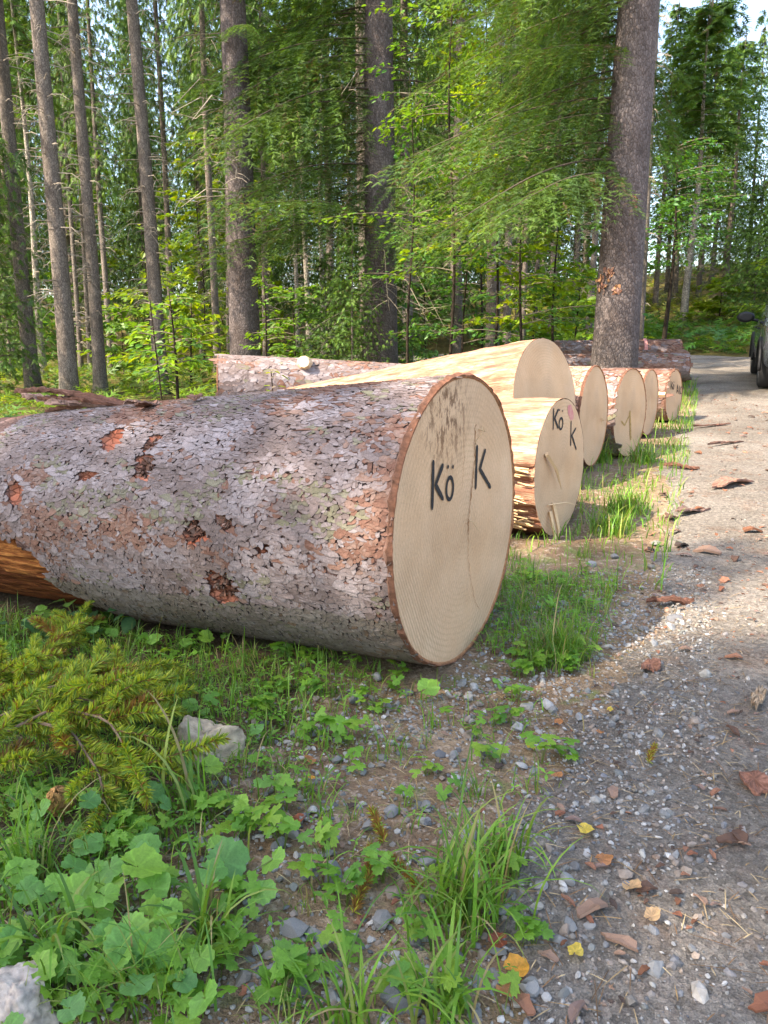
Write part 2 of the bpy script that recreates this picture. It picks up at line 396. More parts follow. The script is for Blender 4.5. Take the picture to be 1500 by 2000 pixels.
def surf(x, y):
    """the visible ground: road surface where the road lies, earth elsewhere"""
    x, y = np.asarray(x, float), np.asarray(y, float); d = road_dist(x, y)[0]; g_ = ground(x, y, True, d)
    wb = .35 * (fbm(np.stack([x * .7, y * .7], -1), 41) - .5) + .28 * (fbm(np.stack([x * 6, y * 6], -1), 42, 4) - .5)
    return np.maximum(g_ - .03 * (1 - sstep(HALF - .25, HALF + .1, np.abs(d))), g_ + .012 - .075 * sstep(HALF - .10, HALF + .48, np.abs(d) + wb))
def gz(x, y): return float(ground(np.array([x]), np.array([y]))[0])
def ground_at(px, py, dz=0.0):
    """where the sight line through (px, py) of the photograph meets the ground"""
    d = RV * (px - 750) / FPX + FV + UV * (1000 - py) / FPX
    ts = np.concatenate([np.linspace(.6, 8, 400), np.linspace(8, 60, 600)]); P = CAM + ts[:, None] * d
    g = ground(P[:, 0], P[:, 1]) + dz; k = np.argmax(P[:, 2] < g)
    return np.array([P[k, 0], P[k, 1], g[k]])

def axis_pts(lo, hi, step, far, grow=1.09):
    a = list(np.arange(lo, hi + 1e-6, step)); s = step
    while a[-1] < far: s *= grow; a.append(a[-1] + s)
    s = step; b = []
    q = lo
    while q > -far: s *= grow; q -= s; b.append(q)
    return np.array(b[::-1] + a)
gx = axis_pts(-2.0, 2.6, .045, 420, 1.11); gy = axis_pts(.5, 4.5, .045, 460, 1.11)
X, Y = np.meshgrid(gx, gy, indexing='ij'); rdm, _ = road_dist(X, Y)
Z = ground(X, Y, True, rdm) - .03 * (1 - sstep(HALF - .25, HALF + .1, np.abs(rdm)))
nx, ny = X.shape; i, j = np.meshgrid(np.arange(nx - 1), np.arange(ny - 1), indexing='ij')
F4 = np.stack([i * ny + j, (i + 1) * ny + j, (i + 1) * ny + j + 1, i * ny + j + 1], -1).reshape(-1, 4)
P3 = np.stack([X, Y, Z], -1).reshape(-1, 3)
far_green = sstep(7, 16, Y.ravel())[:, None]
cg = (1 - far_green) * np.array([1, 1, 1.0]) + far_green * np.array([1.25, 1.45, .8])
grav = sstep(-3.0, -2.3, rdm.ravel())[:, None] * (np.abs(Y.ravel()) < 14)[:, None]
cg = cg * (1 - grav) + grav * np.array([2.7, 2.75, 2.85])
g = Geo().add(P3, None, F4, cg)
tag(obj('ground', g, MAT['soil'], smooth=True), 'dark earthy forest ground with roots, litter and moss', 'ground', kind='structure')
# the road: a strip whose ragged edges dip under the verge
ss = [0.0]
while ss[-1] < RCL[-1]: 
    k = abs(ss[-1] - 16); ss.append(ss[-1] + np.clip(.045 + .016 * max(0, k - 4), .045, .6))
ss = np.array(ss); cx = np.interp(ss, RCL, RC[:, 0]); cy = np.interp(ss, RCL, RC[:, 1])
tx = np.gradient(cx, ss); ty = np.gradient(cy, ss); tl = np.hypot(tx, ty); tx, ty = tx / tl, ty / tl
cc = np.linspace(-2.4, 2.4, 90)
X = cx[:, None] + cc[None] * ty[:, None]; Y = cy[:, None] - cc[None] * tx[:, None]
wob = .35 * (fbm(np.stack([X * .7, Y * .7], -1), 41) - .5) + .28 * (fbm(np.stack([X * 6, Y * 6], -1), 42, 4) - .5)
CC = np.broadcast_to(cc[None], X.shape)
Z = ground(X, Y, True, CC) + .012 - .075 * sstep(HALF - .10, HALF + .48, np.abs(CC) + wob)
nx, ny = X.shape; i, j = np.meshgrid(np.arange(nx - 1), np.arange(ny - 1), indexing='ij')
F4 = np.stack([i * ny + j, i * ny + j + 1, (i + 1) * ny + j + 1, (i + 1) * ny + j], -1).reshape(-1, 4)[:, ::-1]
g = Geo().add(np.stack([X, Y, Z], -1).reshape(-1, 3), None, F4)
tag(obj('road', g, MAT['road'], smooth=True), 'sandy gravel forest road with ruts and bark litter', 'road', kind='structure')
# ------------------------------------------------------------------ logs
GREY = np.array([(.275, .212, .205), (.325, .262, .26), (.225, .168, .158), (.205, .15, .138), (.37, .31, .315)])
REDB = np.array([(.25, .125, .09), (.28, .155, .115), (.21, .10, .07), (.30, .19, .155)])
MOSS = np.array([(.22, .20, .13), (.26, .235, .17), (.19, .165, .115)])
def flake_template(seed, n=9, tall=.16):
    r = np.random.default_rng(seed); a = np.sort(np.arange(n) / n * 2 * np.pi + r.normal(0, .12, n))
    rr = .5 * (1 + r.normal(0, .16, n)); x, y = rr * np.cos(a), rr * np.sin(a)
    lift = tall * (.50 + .55 * np.clip(y * 2, -.8, 1) + r.normal(0, .10, n))
    lift = np.maximum(lift, .02)
    rim = np.stack([x, y, lift], -1); skirt = np.stack([x * 1.02, y * 1.02, np.full(n, -.25)], -1)
    mid = np.stack([x * .55, y * .55, lift * .72 + .03 + r.normal(0, .02, n)], -1)
    v = np.concatenate([rim, skirt, mid, [[0, 0, tall * .35]]]); f3, f4 = [], []
    for k in range(n):
        q = (k + 1) % n; f4 += [[k, n + k, n + q, q], [2 * n + k, k, q, 2 * n + q]]; f3.append([3 * n, 2 * n + k, 2 * n + q])
    return v, np.array(f3), np.array(f4)
FLAKES = [flake_template(s) for s in range(6)]
def flake_coarse(seed):
    v, f3, f4 = flake_template(seed); v = np.concatenate([v[:18], v[27:]]); return v, np.array([[18, k, (k + 1) % 9] for k in range(9)]), f4[0::2]
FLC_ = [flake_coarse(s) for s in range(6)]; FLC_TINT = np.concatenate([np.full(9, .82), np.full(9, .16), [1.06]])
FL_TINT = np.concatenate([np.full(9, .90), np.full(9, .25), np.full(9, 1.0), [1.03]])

class Log:
    def __init__(s, label, c, phi, r0, L, taper=0.0, flare=0.0, tilt=0.0, lob=.02, seed=0, bend=0.0, group=None, fl_len=.5, sag=0.0):
        s.r0, s.L, s.taper, s.flare, s.lob, s.seed, s.bend, s.fl_len, s.sag = r0, L, taper, flare, lob, seed, bend, fl_len, sag
        s.root = empty('log', (c[0], c[1], c[2] - r0), (0, tilt, phi))
        tag(s.root, label, 'log', group)
        s.Mw = np.array(Euler((0, tilt, phi)).to_matrix()); s.org = np.array([c[0], c[1], c[2] - r0])
    def rad(s, th, x):
        q = np.stack([np.cos(th) * 1.3 + 5, np.sin(th) * 1.3 + 5, np.asarray(x) * .8 + s.seed * 7], -1)
        return (s.r0 + s.flare * (np.exp(-np.asarray(x) / s.fl_len)) - s.flare - s.taper * np.asarray(x)) * (1 + s.lob * 2 * (fbm(q, s.seed, 2) - .5)) 
    def pt(s, th, x, dr=0.0):
        r = s.rad(th, x) + dr; x = np.asarray(x) + 0 * r
        return np.stack([x, r * np.cos(th) + s.bend * x * x, s.r0 + r * np.sin(th) - s.sag * x], -1)
    def body(s, name, mat, dr=0.0, nth=120, step=.05, rough=.006, colfn=None, mask_dr=None, x0=0.0):
        xs = np.arange(x0, s.L + 1e-6, step); th = np.arange(nth) / nth * 2 * np.pi
        TH, XX = np.meshgrid(th, xs); d = dr + rough * 2 * (fbm(np.stack([np.cos(TH) * 9, np.sin(TH) * 9, XX * 7], -1), s.seed + 50) - .5)
        d = d * np.minimum(1, XX / .03 + .0) + (dr * (XX <= 0))
        if mask_dr is not None: d = d + mask_dr(TH, XX)
        P = s.pt(TH, XX, d); k = len(xs)
        i, j = np.meshgrid(np.arange(k - 1), np.arange(nth), indexing='ij'); j2 = (j + 1) % nth
        f4 = np.stack([i * nth + j, (i + 1) * nth + j, (i + 1) * nth + j2, i * nth + j2], -1).reshape(-1, 4)[:, ::-1]
        col = colfn(TH, XX).reshape(-1, 3) if colfn else (1, 1, 1)
        return obj(name, Geo().add(P.reshape(-1, 3), None, f4, col), mat, s.root, smooth=True)
    def face(s, mat, inset=.0, x=0.0, name='cut_face', rings=16, nth=120, wav=.0015, ragged=.003):
        th = np.arange(nth) / nth * 2 * np.pi; fr = np.linspace(0, 1, rings + 1)[1:]
        R0 = s.rad(th, np.full(nth, x)) - inset + ragged * 2 * (vnoise(np.stack([np.cos(th) * 14 + 20, np.sin(th) * 14 + 20], -1), s.seed + 5) - .5)
        rr = fr[:, None] * R0[None]; y = rr * np.cos(th) + s.bend * x * x; z = s.r0 + rr * np.sin(th) - s.sag * x
        sg = -1 if x == 0 else 1
        dx = sg * (wav * 2 * (fbm(np.stack([y * 8, z * 8], -1), s.seed + 77) - .2)) * (fr[:, None] < .99)
        v = np.stack([x + dx, y, z], -1).reshape(-1, 3); v = np.concatenate([v, [[x, s.bend * x * x, s.r0 - s.sag * x]]])
        f3 = [[len(v) - 1, (k + 1) % nth, k] for k in range(nth)]
        i, j = np.meshgrid(np.arange(rings - 1), np.arange(nth), indexing='ij'); j2 = (j + 1) % nth
        f4 = np.stack([i * nth + j, i * nth + j2, (i + 1) * nth + j2, (i + 1) * nth + j], -1).reshape(-1, 4)
        if x > 0: f3 = [q[::-1] for q in f3]; f4 = f4[:, ::-1]
        return obj(name, Geo().add(v, f3, f4), mat, s.root, smooth=True)
    def rim(s, mat, t0, t1, col=(.26, .12, .07)):
        """sawn-through bark: a ragged ring round the wood"""
        nth = 220; th = np.arange(nth) / nth * 2 * np.pi; q = np.stack([np.cos(th) * 22 + 30, np.sin(th) * 22 + 30], -1)
        R1 = s.rad(th, np.zeros(nth)); n1 = vnoise(q, 3); n2 = vnoise(q * 1.7, 9)
        ri = R1 - t0; ro = R1 + t1 * n1
        L_ = [(ri - .004, np.full(nth, .004)), (ri + .002, -.002 - .003 * n2), (ri * .4 + ro * .6, -.003 - .005 * n1), (ro, .004 + .010 * n2), (ro - .008, np.full(nth, .02))]
        v = np.concatenate([np.stack([xx, r * np.cos(th), s.r0 + r * np.sin(th)], -1) for r, xx in L_])
        cc = np.concatenate([np.tile(c, (nth, 1)) * (.7 + .6 * vnoise(q * 2 + k, 4))[:, None] for k, c in enumerate([(.42, .21, .10), (.30, .14, .065), col, (.12, .06, .04), (.16, .10, .085)])])
        i, j = np.meshgrid(np.arange(4), np.arange(nth), indexing='ij'); j2 = (j + 1) % nth
        f4 = np.stack([i * nth + j, i * nth + j2, (i + 1) * nth + j2, (i + 1) * nth + j], -1).reshape(-1, 4)
        return obj('bark_rim', Geo().add(v, None, f4, cc), mat, s.root)
    def place(s, th, x, dr=0.0):
        """surface points and frames (columns: along the log, down the side, outward)"""
        P = s.pt(th, x, dr); n = np.stack([0 * th, np.cos(th), np.sin(th)], -1); a = np.stack([1 + 0 * th, 0 * th, 0 * th], -1)
        return P, np.stack([a, np.cross(n, a), n], -1)
    def stroke(s, uv, wd, mat, name='letter_stroke', label=None, lift=.0035, closed=False):
        """a painted line on the cut face; u to the right as one looks at the face, v up from its centre"""
        p = np.asarray(uv, float); o = []
        for k in range(len(p) - 1 + closed):
            a, b = p[k], p[(k + 1) % len(p)]; m = max(2, int(np.linalg.norm(b - a) / .006))
            o += [a + (b - a) * q / m for q in range(m)]
        if not closed: o.append(p[-1])
        o = np.array(o); n = len(o)
        t_ = (np.roll(o, -1, 0) - np.roll(o, 1, 0)) if closed else np.gradient(o, axis=0)
        t_ = norm(t_); nn = np.stack([-t_[:, 1], t_[:, 0]], -1)
        ww = wd * .5 * (1 + .35 * (vnoise(o * 60, 7) - .5))
        if not closed:
            e = np.minimum(np.arange(n), n - 1 - np.arange(n)) * .006; ww = ww * np.sqrt(np.clip(e / (wd * .5), .15, 1))
        L_, Rr = o + nn * ww[:, None], o - nn * ww[:, None]
        v = np.concatenate([np.stack([np.full(n, -lift), -q[:, 0], s.r0 + q[:, 1]], -1) for q in (L_, Rr)])
        k = np.arange(n if closed else n - 1); k2 = (k + 1) % n
        ob = obj(name, Geo().add(v, None, np.stack([k, k2, n + k2, n + k], -1)), mat, s.root)
        if label: ob['label'] = label
        return ob
    def glyph(s, strokes, wd, what):
        """one letter: its strokes joined in one painted mark"""
        g = Geo(); made = [s.stroke(u, wd, MAT['spray'], 'letter', closed=cl) for u, cl in strokes]
        for k, ob in enumerate(made):
            m = ob.data; v = np.array([q.co for q in m.vertices]); v[:, 0] -= .0004 * k
            g.add(v, None, [list(p.vertices) for p in m.polygons]); bpy.data.objects.remove(ob); bpy.data.meshes.remove(m)
        ob = obj('letter', g, MAT['spray'], s.root); ob['label'] = what
        return ob
    def K(s, top, bot, up, mid, dn, wd, what='black spray painted letter K'):
        s.glyph([([top, bot], False), ([up, mid, dn], False)], wd, what)
    def O(s, c, a, b, d1, d2, wd, what='black spray painted letter O with two dots'):
        t_ = np.linspace(0, 2 * np.pi, 22)[:-1]
        e = [(c[0] + a * math.cos(q), c[1] + b * math.sin(q)) for q in t_]
        s.glyph([(e, True), ([d1, (d1[0] + .002, d1[1] - .012)], False), ([d2, (d2[0] + .002, d2[1] - .012)], False)], wd, what)
    def flakes(s, xr, thr, dx, ds, size, colfn, mask=None, parts=0, big=1.5, seed=1, tall=1.0, name='bark_scales', coarse=False):
        r = np.random.default_rng(seed); rm = s.r0
        xs = np.arange(xr[0], xr[1], dx); ts = np.arange(thr[0], thr[1], ds / rm)
        XX, TT = np.meshgrid(xs, ts); XX = XX + (np.arange(len(ts)) % 2)[:, None] * dx * .5
        XX = (XX + r.uniform(-.42, .42, XX.shape) * dx).ravel(); TT = (TT + r.uniform(-.42, .42, TT.shape) * ds / rm).ravel()
        m = (XX > .012) & (XX < s.L - .01)
        if mask is not None: m &= mask(TT, XX)
        XX, TT = XX[m], TT[m]
        P, Fm = s.place(TT, XX); N = len(XX)
        sx = size * r.lognormal(0, .42, N) * 1.40; sy = size * r.lognormal(0, .30, N) * .95; sz = size * tall * r.uniform(.5, 1.0, N)
        rot = r.normal(0, .20, N); ca, sa = np.cos(rot), np.sin(rot)
        tilt = r.normal(0, .035, (N, 2))
        ax = Fm[:, :, 0] * ca[:, None] + Fm[:, :, 1] * sa[:, None]; ay = -Fm[:, :, 0] * sa[:, None] + Fm[:, :, 1] * ca[:, None]; an = Fm[:, :, 2]
        ax = ax + an * tilt[:, :1]; ay = ay + an * tilt[:, 1:]
        # local +y of the flake template is the attached edge: towards the top of the log
        Mx = np.stack([ax * sx[:, None], ay * sy[:, None], an * sz[:, None]], -1)
        col = colfn(TT, XX, r); kind = r.integers(0, len(FLAKES), N)
        order = np.argsort(-(sx * sy)); sel = np.zeros(N, bool)
        if parts:
            vis = (XX < 1.9) & (np.degrees(TT) > -45) & (np.degrees(TT) < 95)
            sel[[q for q in order if vis[q]][:parts]] = True
            for k in np.nonzero(sel)[0]:
                gg = Geo(); c = col[k]; gg.inst(FLAKES[kind[k]], Mx[k:k + 1], np.zeros((1, 3)), c[None], tint=FL_TINT)
                obj('bark_scale', gg, MAT['flake'], s.root, loc=tuple(P[k] + an[k] * .001))
        g = Geo()
        for q in range(len(FLAKES)):
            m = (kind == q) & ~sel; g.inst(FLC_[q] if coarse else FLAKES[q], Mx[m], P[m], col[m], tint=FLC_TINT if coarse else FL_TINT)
        o = obj(name, g, MAT['flake'], s.root, kind='stuff'); return o

def bark_cols(seed, red=.0, moss=.25, dark=1.0):
    def fn(th, x, r):
        p = np.stack([np.cos(th) * 2.2 + 9, np.sin(th) * 2.2 + 9, x * 2.4 + seed], -1)
        a = fbm(p, seed, 3); b = fbm(p * 3.1, seed + 3, 2); N = len(x)
        q_ = np.clip(fbm(p * 2.3 + 40, seed + 7, 2) * 1.5 - .25 + r.normal(0, .16, N), 0, .999); c = GREY[np.array([3, 2, 0, 1, 4])[(q_ * 5).astype(int)]].copy()
        isr = (a + .35 * (b - .5) + r.normal(0, .06, N)) > (.645 - red); isr |= r.random(N) < .045 + red * .5
        c[isr] = REDB[r.integers(0, len(REDB), isr.sum())]
        up = np.sin(th); ism = (r.random(N) < 2.2 * moss * np.clip(1.1 - np.abs(up - .3), 0, 1)) & (fbm(p * 1.7 + 11, seed + 5, 2) > .56) & ~isr
        c[ism] = MOSS[r.integers(0, len(MOSS), ism.sum())]
        low = up < -.45; c[low] = c[low] * .5 + MOSS[r.integers(0, 3, low.sum())] * .4   # underside darker, mixed with moss tones
        return c * r.uniform(.90, 1.10, N)[:, None] * dark
    return fn

# --- log 1: the big one in front
A1 = 1.043
L1 = Log('huge spruce log with scaly lilac grey bark and stained end marked in black', (.248, 2.321, .47), A1 + math.pi / 2, .46, 3.6, taper=.012, lob=.016, seed=1, sag=.076)
def decay_mask(th, x):
    d = np.degrees((th + np.pi) % (2 * np.pi) - np.pi); nz = fbm(np.stack([th * 4, x * 6], -1), 15)
    return (d < -6 + 16 * (nz - .5)) & (d > -110) & (x > 1.33 + .30 * np.clip((d + 52) / 45, -0.2, 1.2) + .22 * (nz - .5))
scars = [(.64, -21, .075), (1.0, 31, .055), (1.02, 42, .04), (.72, 3, .05), (.60, 8, .035), (1.68, 18, .06), (1.28, 27, .04), (1.24, 46, .06), (.45, -3, .03)]
def scar_field(th, x):
    d = np.degrees((th + np.pi) % (2 * np.pi) - np.pi); o = np.zeros_like(d) + 0.0
    for sx_, sd_, sr_ in scars:
        q = np.hypot((x - sx_), np.radians(d - sd_) * .46) + .035 * (vnoise(np.stack([x * 40, d * .35], -1), 6) - .5)
        o = np.maximum(o, 1 - np.clip(q / sr_, 0, 1))
    return o
def l1_dr(th, x):
    return -.045 * decay_mask(th, x) - .022 * sstep(0, .5, scar_field(th, x))
def l1_col(th, x):
    m = decay_mask(th, x)[..., None]; sc = (scar_field(th, x) > .02)[..., None]
    return np.where(sc, np.array([1.5, .75, .5]), np.array([.62, .52, .5])) * np.where(m, .8, 1)
L1.body('bark', MAT['bark'], dr=-.004, nth=220, step=.022, rough=.008, colfn=l1_col, mask_dr=l1_dr)
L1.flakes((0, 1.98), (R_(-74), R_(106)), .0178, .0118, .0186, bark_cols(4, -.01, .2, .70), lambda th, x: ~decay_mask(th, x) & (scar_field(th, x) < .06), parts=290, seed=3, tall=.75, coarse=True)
f1 = L1.face(MAT['face_stain'], inset=.010, rings=40, nth=200); L1.face(MAT['face'], x=3.6)
L1.rim(MAT['chip'], .011, .010, (.17, .075, .045))
# decayed hollow: fibrous brown wood where the bark is gone
xs = np.arange(1.2, 3.0, .012); th = np.radians(np.arange(-112, 4, 1.2)); TH, XX = np.meshgrid(th, xs)
nz = fbm(np.stack([TH * 30, XX * 5], -1), 33)
PP = L1.pt(TH, XX, -.034 + .022 * (nz - .5)); ky, kx = TH.shape
cm = decay_mask(TH, XX); i, j = np.meshgrid(np.arange(ky - 1), np.arange(kx - 1), indexing='ij')
keep = cm[:-1, :-1] | cm[1:, 1:]
f4 = np.stack([i * kx + j, i * kx + j + 1, (i + 1) * kx + j + 1, (i + 1) * kx + j], -1)[keep]
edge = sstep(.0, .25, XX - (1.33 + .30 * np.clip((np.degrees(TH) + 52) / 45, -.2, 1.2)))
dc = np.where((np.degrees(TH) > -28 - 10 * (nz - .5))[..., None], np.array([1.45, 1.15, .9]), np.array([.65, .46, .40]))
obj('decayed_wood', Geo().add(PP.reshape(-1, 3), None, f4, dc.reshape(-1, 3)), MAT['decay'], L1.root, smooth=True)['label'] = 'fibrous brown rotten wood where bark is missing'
for k, (sx_, sd_, sr_) in enumerate(scars[:5]):     # torn bark at knots
    gg = Geo(); r = np.random.default_rng(60 + k); N = 46
    tt = R_(sd_) + r.normal(0, sr_ * .8, N); xx = sx_ + r.normal(0, sr_ * .5, N)
    P, Fm = L1.place(tt, xx, -.016); s_ = r.uniform(.01, .026, N)
    d_ = Fm[:, :, 0] * r.normal(0, .7, N)[:, None] + Fm[:, :, 1] * r.normal(0, .5, N)[:, None] + Fm[:, :, 2] * .45
    Mm = frames(d_, Fm[:, :, 2]) * np.stack([s_ * 1.7, s_ * .7, s_ * .9], -1)[:, None, :]
    gg.inst(FLAKES[k % 6], Mm, P, REDB[r.integers(0, 4, N)] * r.uniform(.35, 1.0, N)[:, None], tint=FL_TINT)
    obj('knot_scar', gg, MAT['chip'], L1.root, kind='stuff')
WD = .016
L1.K((-.215, .218), (-.219, .072), (-.150, .200), (-.199, .143), (-.145, .090), WD)
L1.O((-.101, .119), .024, .034, (-.118, .193), (-.084, .189), .013)
L1.K((.101, .234), (.097, .088), (.172, .214), (.127, .152), (.226, .075), WD)
def crack(lg, uv, wd, seed, name='crack', mat=None):
    p = np.asarray(uv, float); m = 9; o = []
    for a, b in zip(p[:-1], p[1:]): o += [a + (b - a) * q / m for q in range(m)]
    o = np.array(o); r = np.random.default_rng(seed); o[:, 0] += r.normal(0, .0025, len(o)); n = len(o)
    ww = wd * r.uniform(.25, 1, n); L_, Rr = o + np.stack([ww, 0 * ww], -1) * .5, o - np.stack([ww, 0 * ww], -1) * .5
    v = np.concatenate([np.stack([np.full(n, -.0032), -q[:, 0], lg.r0 + q[:, 1]], -1) for q in (L_, Rr)]); k = np.arange(n - 1)
    return obj(name, Geo().add(v, None, np.stack([k, k + 1, n + k + 1, n + k], -1), (.30, .13, .045)), MAT['chip'], lg.root)
crack(L1, [(.085, .30), (.085, .19), (.072, .13), (.058, .06), (.047, 0), (.047, -.06)], .006, 3)
crack(L1, [(.047, -.06), (.05, -.14), (.075, -.21), (.11, -.29), (.16, -.345)], .0025, 4)
crack(L1, [(-.01, .36), (0.0, .20), (-.008, .10)], .002, 5)
def splinters(lg, pts, n, ln, seed, wd=.006, col=(.62, .42, .24)):
    r = np.random.default_rng(seed)
    for k in range(n):
        p = np.array(pts[k % len(pts)]) + r.normal(0, .02, 3) * [.2, 1, 1]; d = np.array([-.35, r.normal(0, 1), r.normal(-.3, .8)]); d /= np.linalg.norm(d)
        l_ = ln * r.uniform(.5, 1.4); q = [p, p + d * l_ * .5 + r.normal(0, .008, 3), p + d * l_ + r.normal(0, .015, 3) + [0, 0, -.1 * l_]]
        gg = Geo(); tube(gg, q, [wd, wd * .8, wd * .15], 4, np.array(col) * r.uniform(.8, 1.15)); obj('splinter', gg, MAT['splinter'], lg.root)
splinters(L1, [(-.002, -.09, .46 + .27), (-.002, -.05, .46 - .03)], 5, .03, 9, .002)

# --- log 2: stripped, splintered, marked in black with a pink smear
A2 = .989
L2 = Log('stripped pale log with splintered side, black marks and pink smear on its end', (.948, 3.968, .419), A2 + math.pi / 2, .37, 2.0, taper=.01, lob=.035, seed=2, sag=.03)
def l2_dr(th, x):
    d = np.degrees((th + np.pi) % (2 * np.pi) - np.pi); nz = vnoise(np.stack([d * .16, x * 2.2], -1), 12)
    return np.where((d > -48) & (d < 8) & (x < .5), -.035 * nz * sstep(.0, .03, x) - .012, 0)
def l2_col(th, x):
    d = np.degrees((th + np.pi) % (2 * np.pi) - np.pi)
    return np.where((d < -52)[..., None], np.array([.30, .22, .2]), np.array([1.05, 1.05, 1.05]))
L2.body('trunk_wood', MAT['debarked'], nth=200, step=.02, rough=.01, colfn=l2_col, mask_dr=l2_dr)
L2.face(MAT['face'], inset=.004, rings=24, nth=200); L2.face(MAT['face'], x=2.0)
L2.K((-.150, .326), (-.145, .214), (-.081, .318), (-.131, .273), (-.072, .217), .015)
L2.O((-.033, .239), .027, .029, (-.066, .318), (-.021, .311), .012)
L2.K((.120, .246), (.133, .106), (.205, .202), (.143, .165), (.228, .078), .014)
pk = L2.stroke([(.06, .325), (.10, .300), (.125, .275), (.16, .262)], .055, MAT['pink'], 'paint_smear', lift=.0022); pk['label'] = 'faded pink paint smear'
r = np.random.default_rng(5)
for k in range(46):         # torn slabs along the side, under the cut edge
    d = r.uniform(-50, 10); x0 = r.uniform(.0, .25); ln = r.uniform(.08, .26); q = [L2.pt(np.array([R_(d + r.normal(0, 1.5) * a)]), np.array([x0 + ln * a]), np.array([-.012 + .012 * r.random()]))[0] for a in (0, .5, 1)]
    if r.random() < .35: q[0] = q[0] + np.array([-.05 * r.random(), .03 * r.random(), -.02])
    gg = Geo(); wd = r.uniform(.004, .012); tube(gg, q, [wd * .5, wd, wd * .4], 4, np.array((.66, .44, .24)) * r.uniform(.6, 1.12)); obj('splinter', gg, MAT['splinter'], L2.root)
for a, b, wd in [((-.01, .12, .20), (-.05, .10, -.10), .012), ((-.01, .16, .16), (-.06, .16, -.16), .010), ((-.012, .25, .47), (-.02, .03, .26), .012), ((-.015, .20, .20), (-.07, -.10, .16), .004)]:
    gg = Geo(); a, b = np.array(a), np.array(b); m = (a + b) / 2 + [-.012, 0, .015]
    tube(gg, [a, m, b], [wd, wd * .8, wd * .12], 4, (.66, .46, .27)); obj('splinter', gg, MAT['splinter'], L2.root)

# --- log 3: peeled butt log with a flare
L3 = Log('peeled golden log with flared butt end rising behind the marked logs', (1.105, 4.93, .735), R_(139), .41, 2.5, taper=.036, flare=.0, tilt=R_(6.4), lob=.018, seed=3, fl_len=.9)
L3.body('trunk_wood', MAT['debarked'], nth=160, step=.03, rough=.012)
L3.face(MAT['face'], inset=.002, rings=24, nth=160); L3.face(MAT['face'], x=2.5)

def small_log(label, c, phi, r0, L, seed, red, flk=True, tilt=0.0, taper=.012, fsize=.04, bark='bark_red', rimc=True, lob=.03, vis=1.6, name=None, group=None, thr=(-60, 125)):
    lg = Log(label, c, phi, r0, L, taper=taper, lob=lob, seed=seed, tilt=tilt, group=group)
    lg.body('bark', MAT[bark], dr=-.003, nth=110, step=.03, rough=.012)
    lg.face(MAT['face'], inset=.008, rings=18, nth=110); lg.face(MAT['face'], x=L)
    if rimc: lg.rim(MAT['chip'], .009, .006, (.17, .08, .05))
    if flk: lg.flakes((0, vis), (R_(thr[0]), R_(thr[1])), fsize * .85, fsize * .65, fsize, bark_cols(seed + 20, red, .1, .75), seed=seed + 9, tall=.6, coarse=True)
    return lg
L4 = small_log('pale log end with wavy saw ripples just behind the peeled log', (1.585, 5.66, .585), R_(148.5), .375, 1.7, 14, .2, flk=False)
splinters(L4, [(-.005, -.15, .35)], 2, .05, 3, .006)
L5 = small_log('reddish scaly log whose cut end has a broken yellow split', (2.108, 6.422, .567), R_(141.5), .38, 2.3, 15, .16, fsize=.05, vis=1.3)
t = NT('split_yellow_wood'); MAT['split'] = t.bsdf(t.ramp(t.noise(t.coord('Object'), 60, 4, .7), [(.35, (.22, .12, .035)), (.6, (.46, .30, .12))]), .85, .15)
for k, (uu, ww) in enumerate([([(-.02, .02), (.0, -.05), (.02, -.12), (.03, -.19), (.05, -.24)], .035), ([(-.2, -.06), (-.12, -.1), (-.02, -.02)], .02)]):
    L5.stroke(uu, ww, MAT['split'], 'split', lift=.003)['label'] = 'broken yellowish split in the cut end'
L6 = small_log('narrow pale log end wedged between the split log and the small marked log', (2.66, 7.54, .605), R_(146.3), .33, 2.0, 16, .2, flk=False)
L7 = small_log('small reddish log marked with three black letters beside the pale log end', (3.305, 8.595, .634), R_(142.1), .30, 2.6, 17, .2, fsize=.055, vis=1.2)
L7.root['label'] = 'smaller reddish log at the row end with thin black letters on its end'
L7.K((-.146, .165), (-.126, .065), (-.076, .152), (-.122, .115), (-.056, .070), .013)
L7.O((-.040, .097), .018, .026, (-.05, .16), (-.026, .155), .010)
L7.glyph([([(.085, .018), (.108, .118), (.160, .014)], False), ([(.095, .05), (.145, .045)], False)], .015, 'black spray painted letter A')
L7.glyph([([(.180, .108), (.198, .004)], False)], .015, 'black spray painted letter I')
L7.glyph([([(.262, .091), (.232, .085), (.217, .055), (.232, .018), (.268, .012)], False)], .014, 'black spray painted letter C')
gg = Geo(); tube(gg, [L7.pt(np.array([R_(3)]), np.array([q]), np.array([-.004]))[0] for q in (.0, .14, .3)], [.03, .035, .02], 5, (.62, .42, .25)); obj('splinter', gg, MAT['splinter'], L7.root)

def lying(label, c, direction, r0, L, seed, bark='bark', red=0.0, fsize=.062, tilt=0.0, taper=.01, vis=None, lob=.04, thr=(-60, 125)):
    return small_log(label, c, math.atan2(direction[1], direction[0]), r0, L, seed, red, tilt=tilt, taper=taper, fsize=fsize, bark=bark, lob=lob, vis=vis or L, thr=thr)
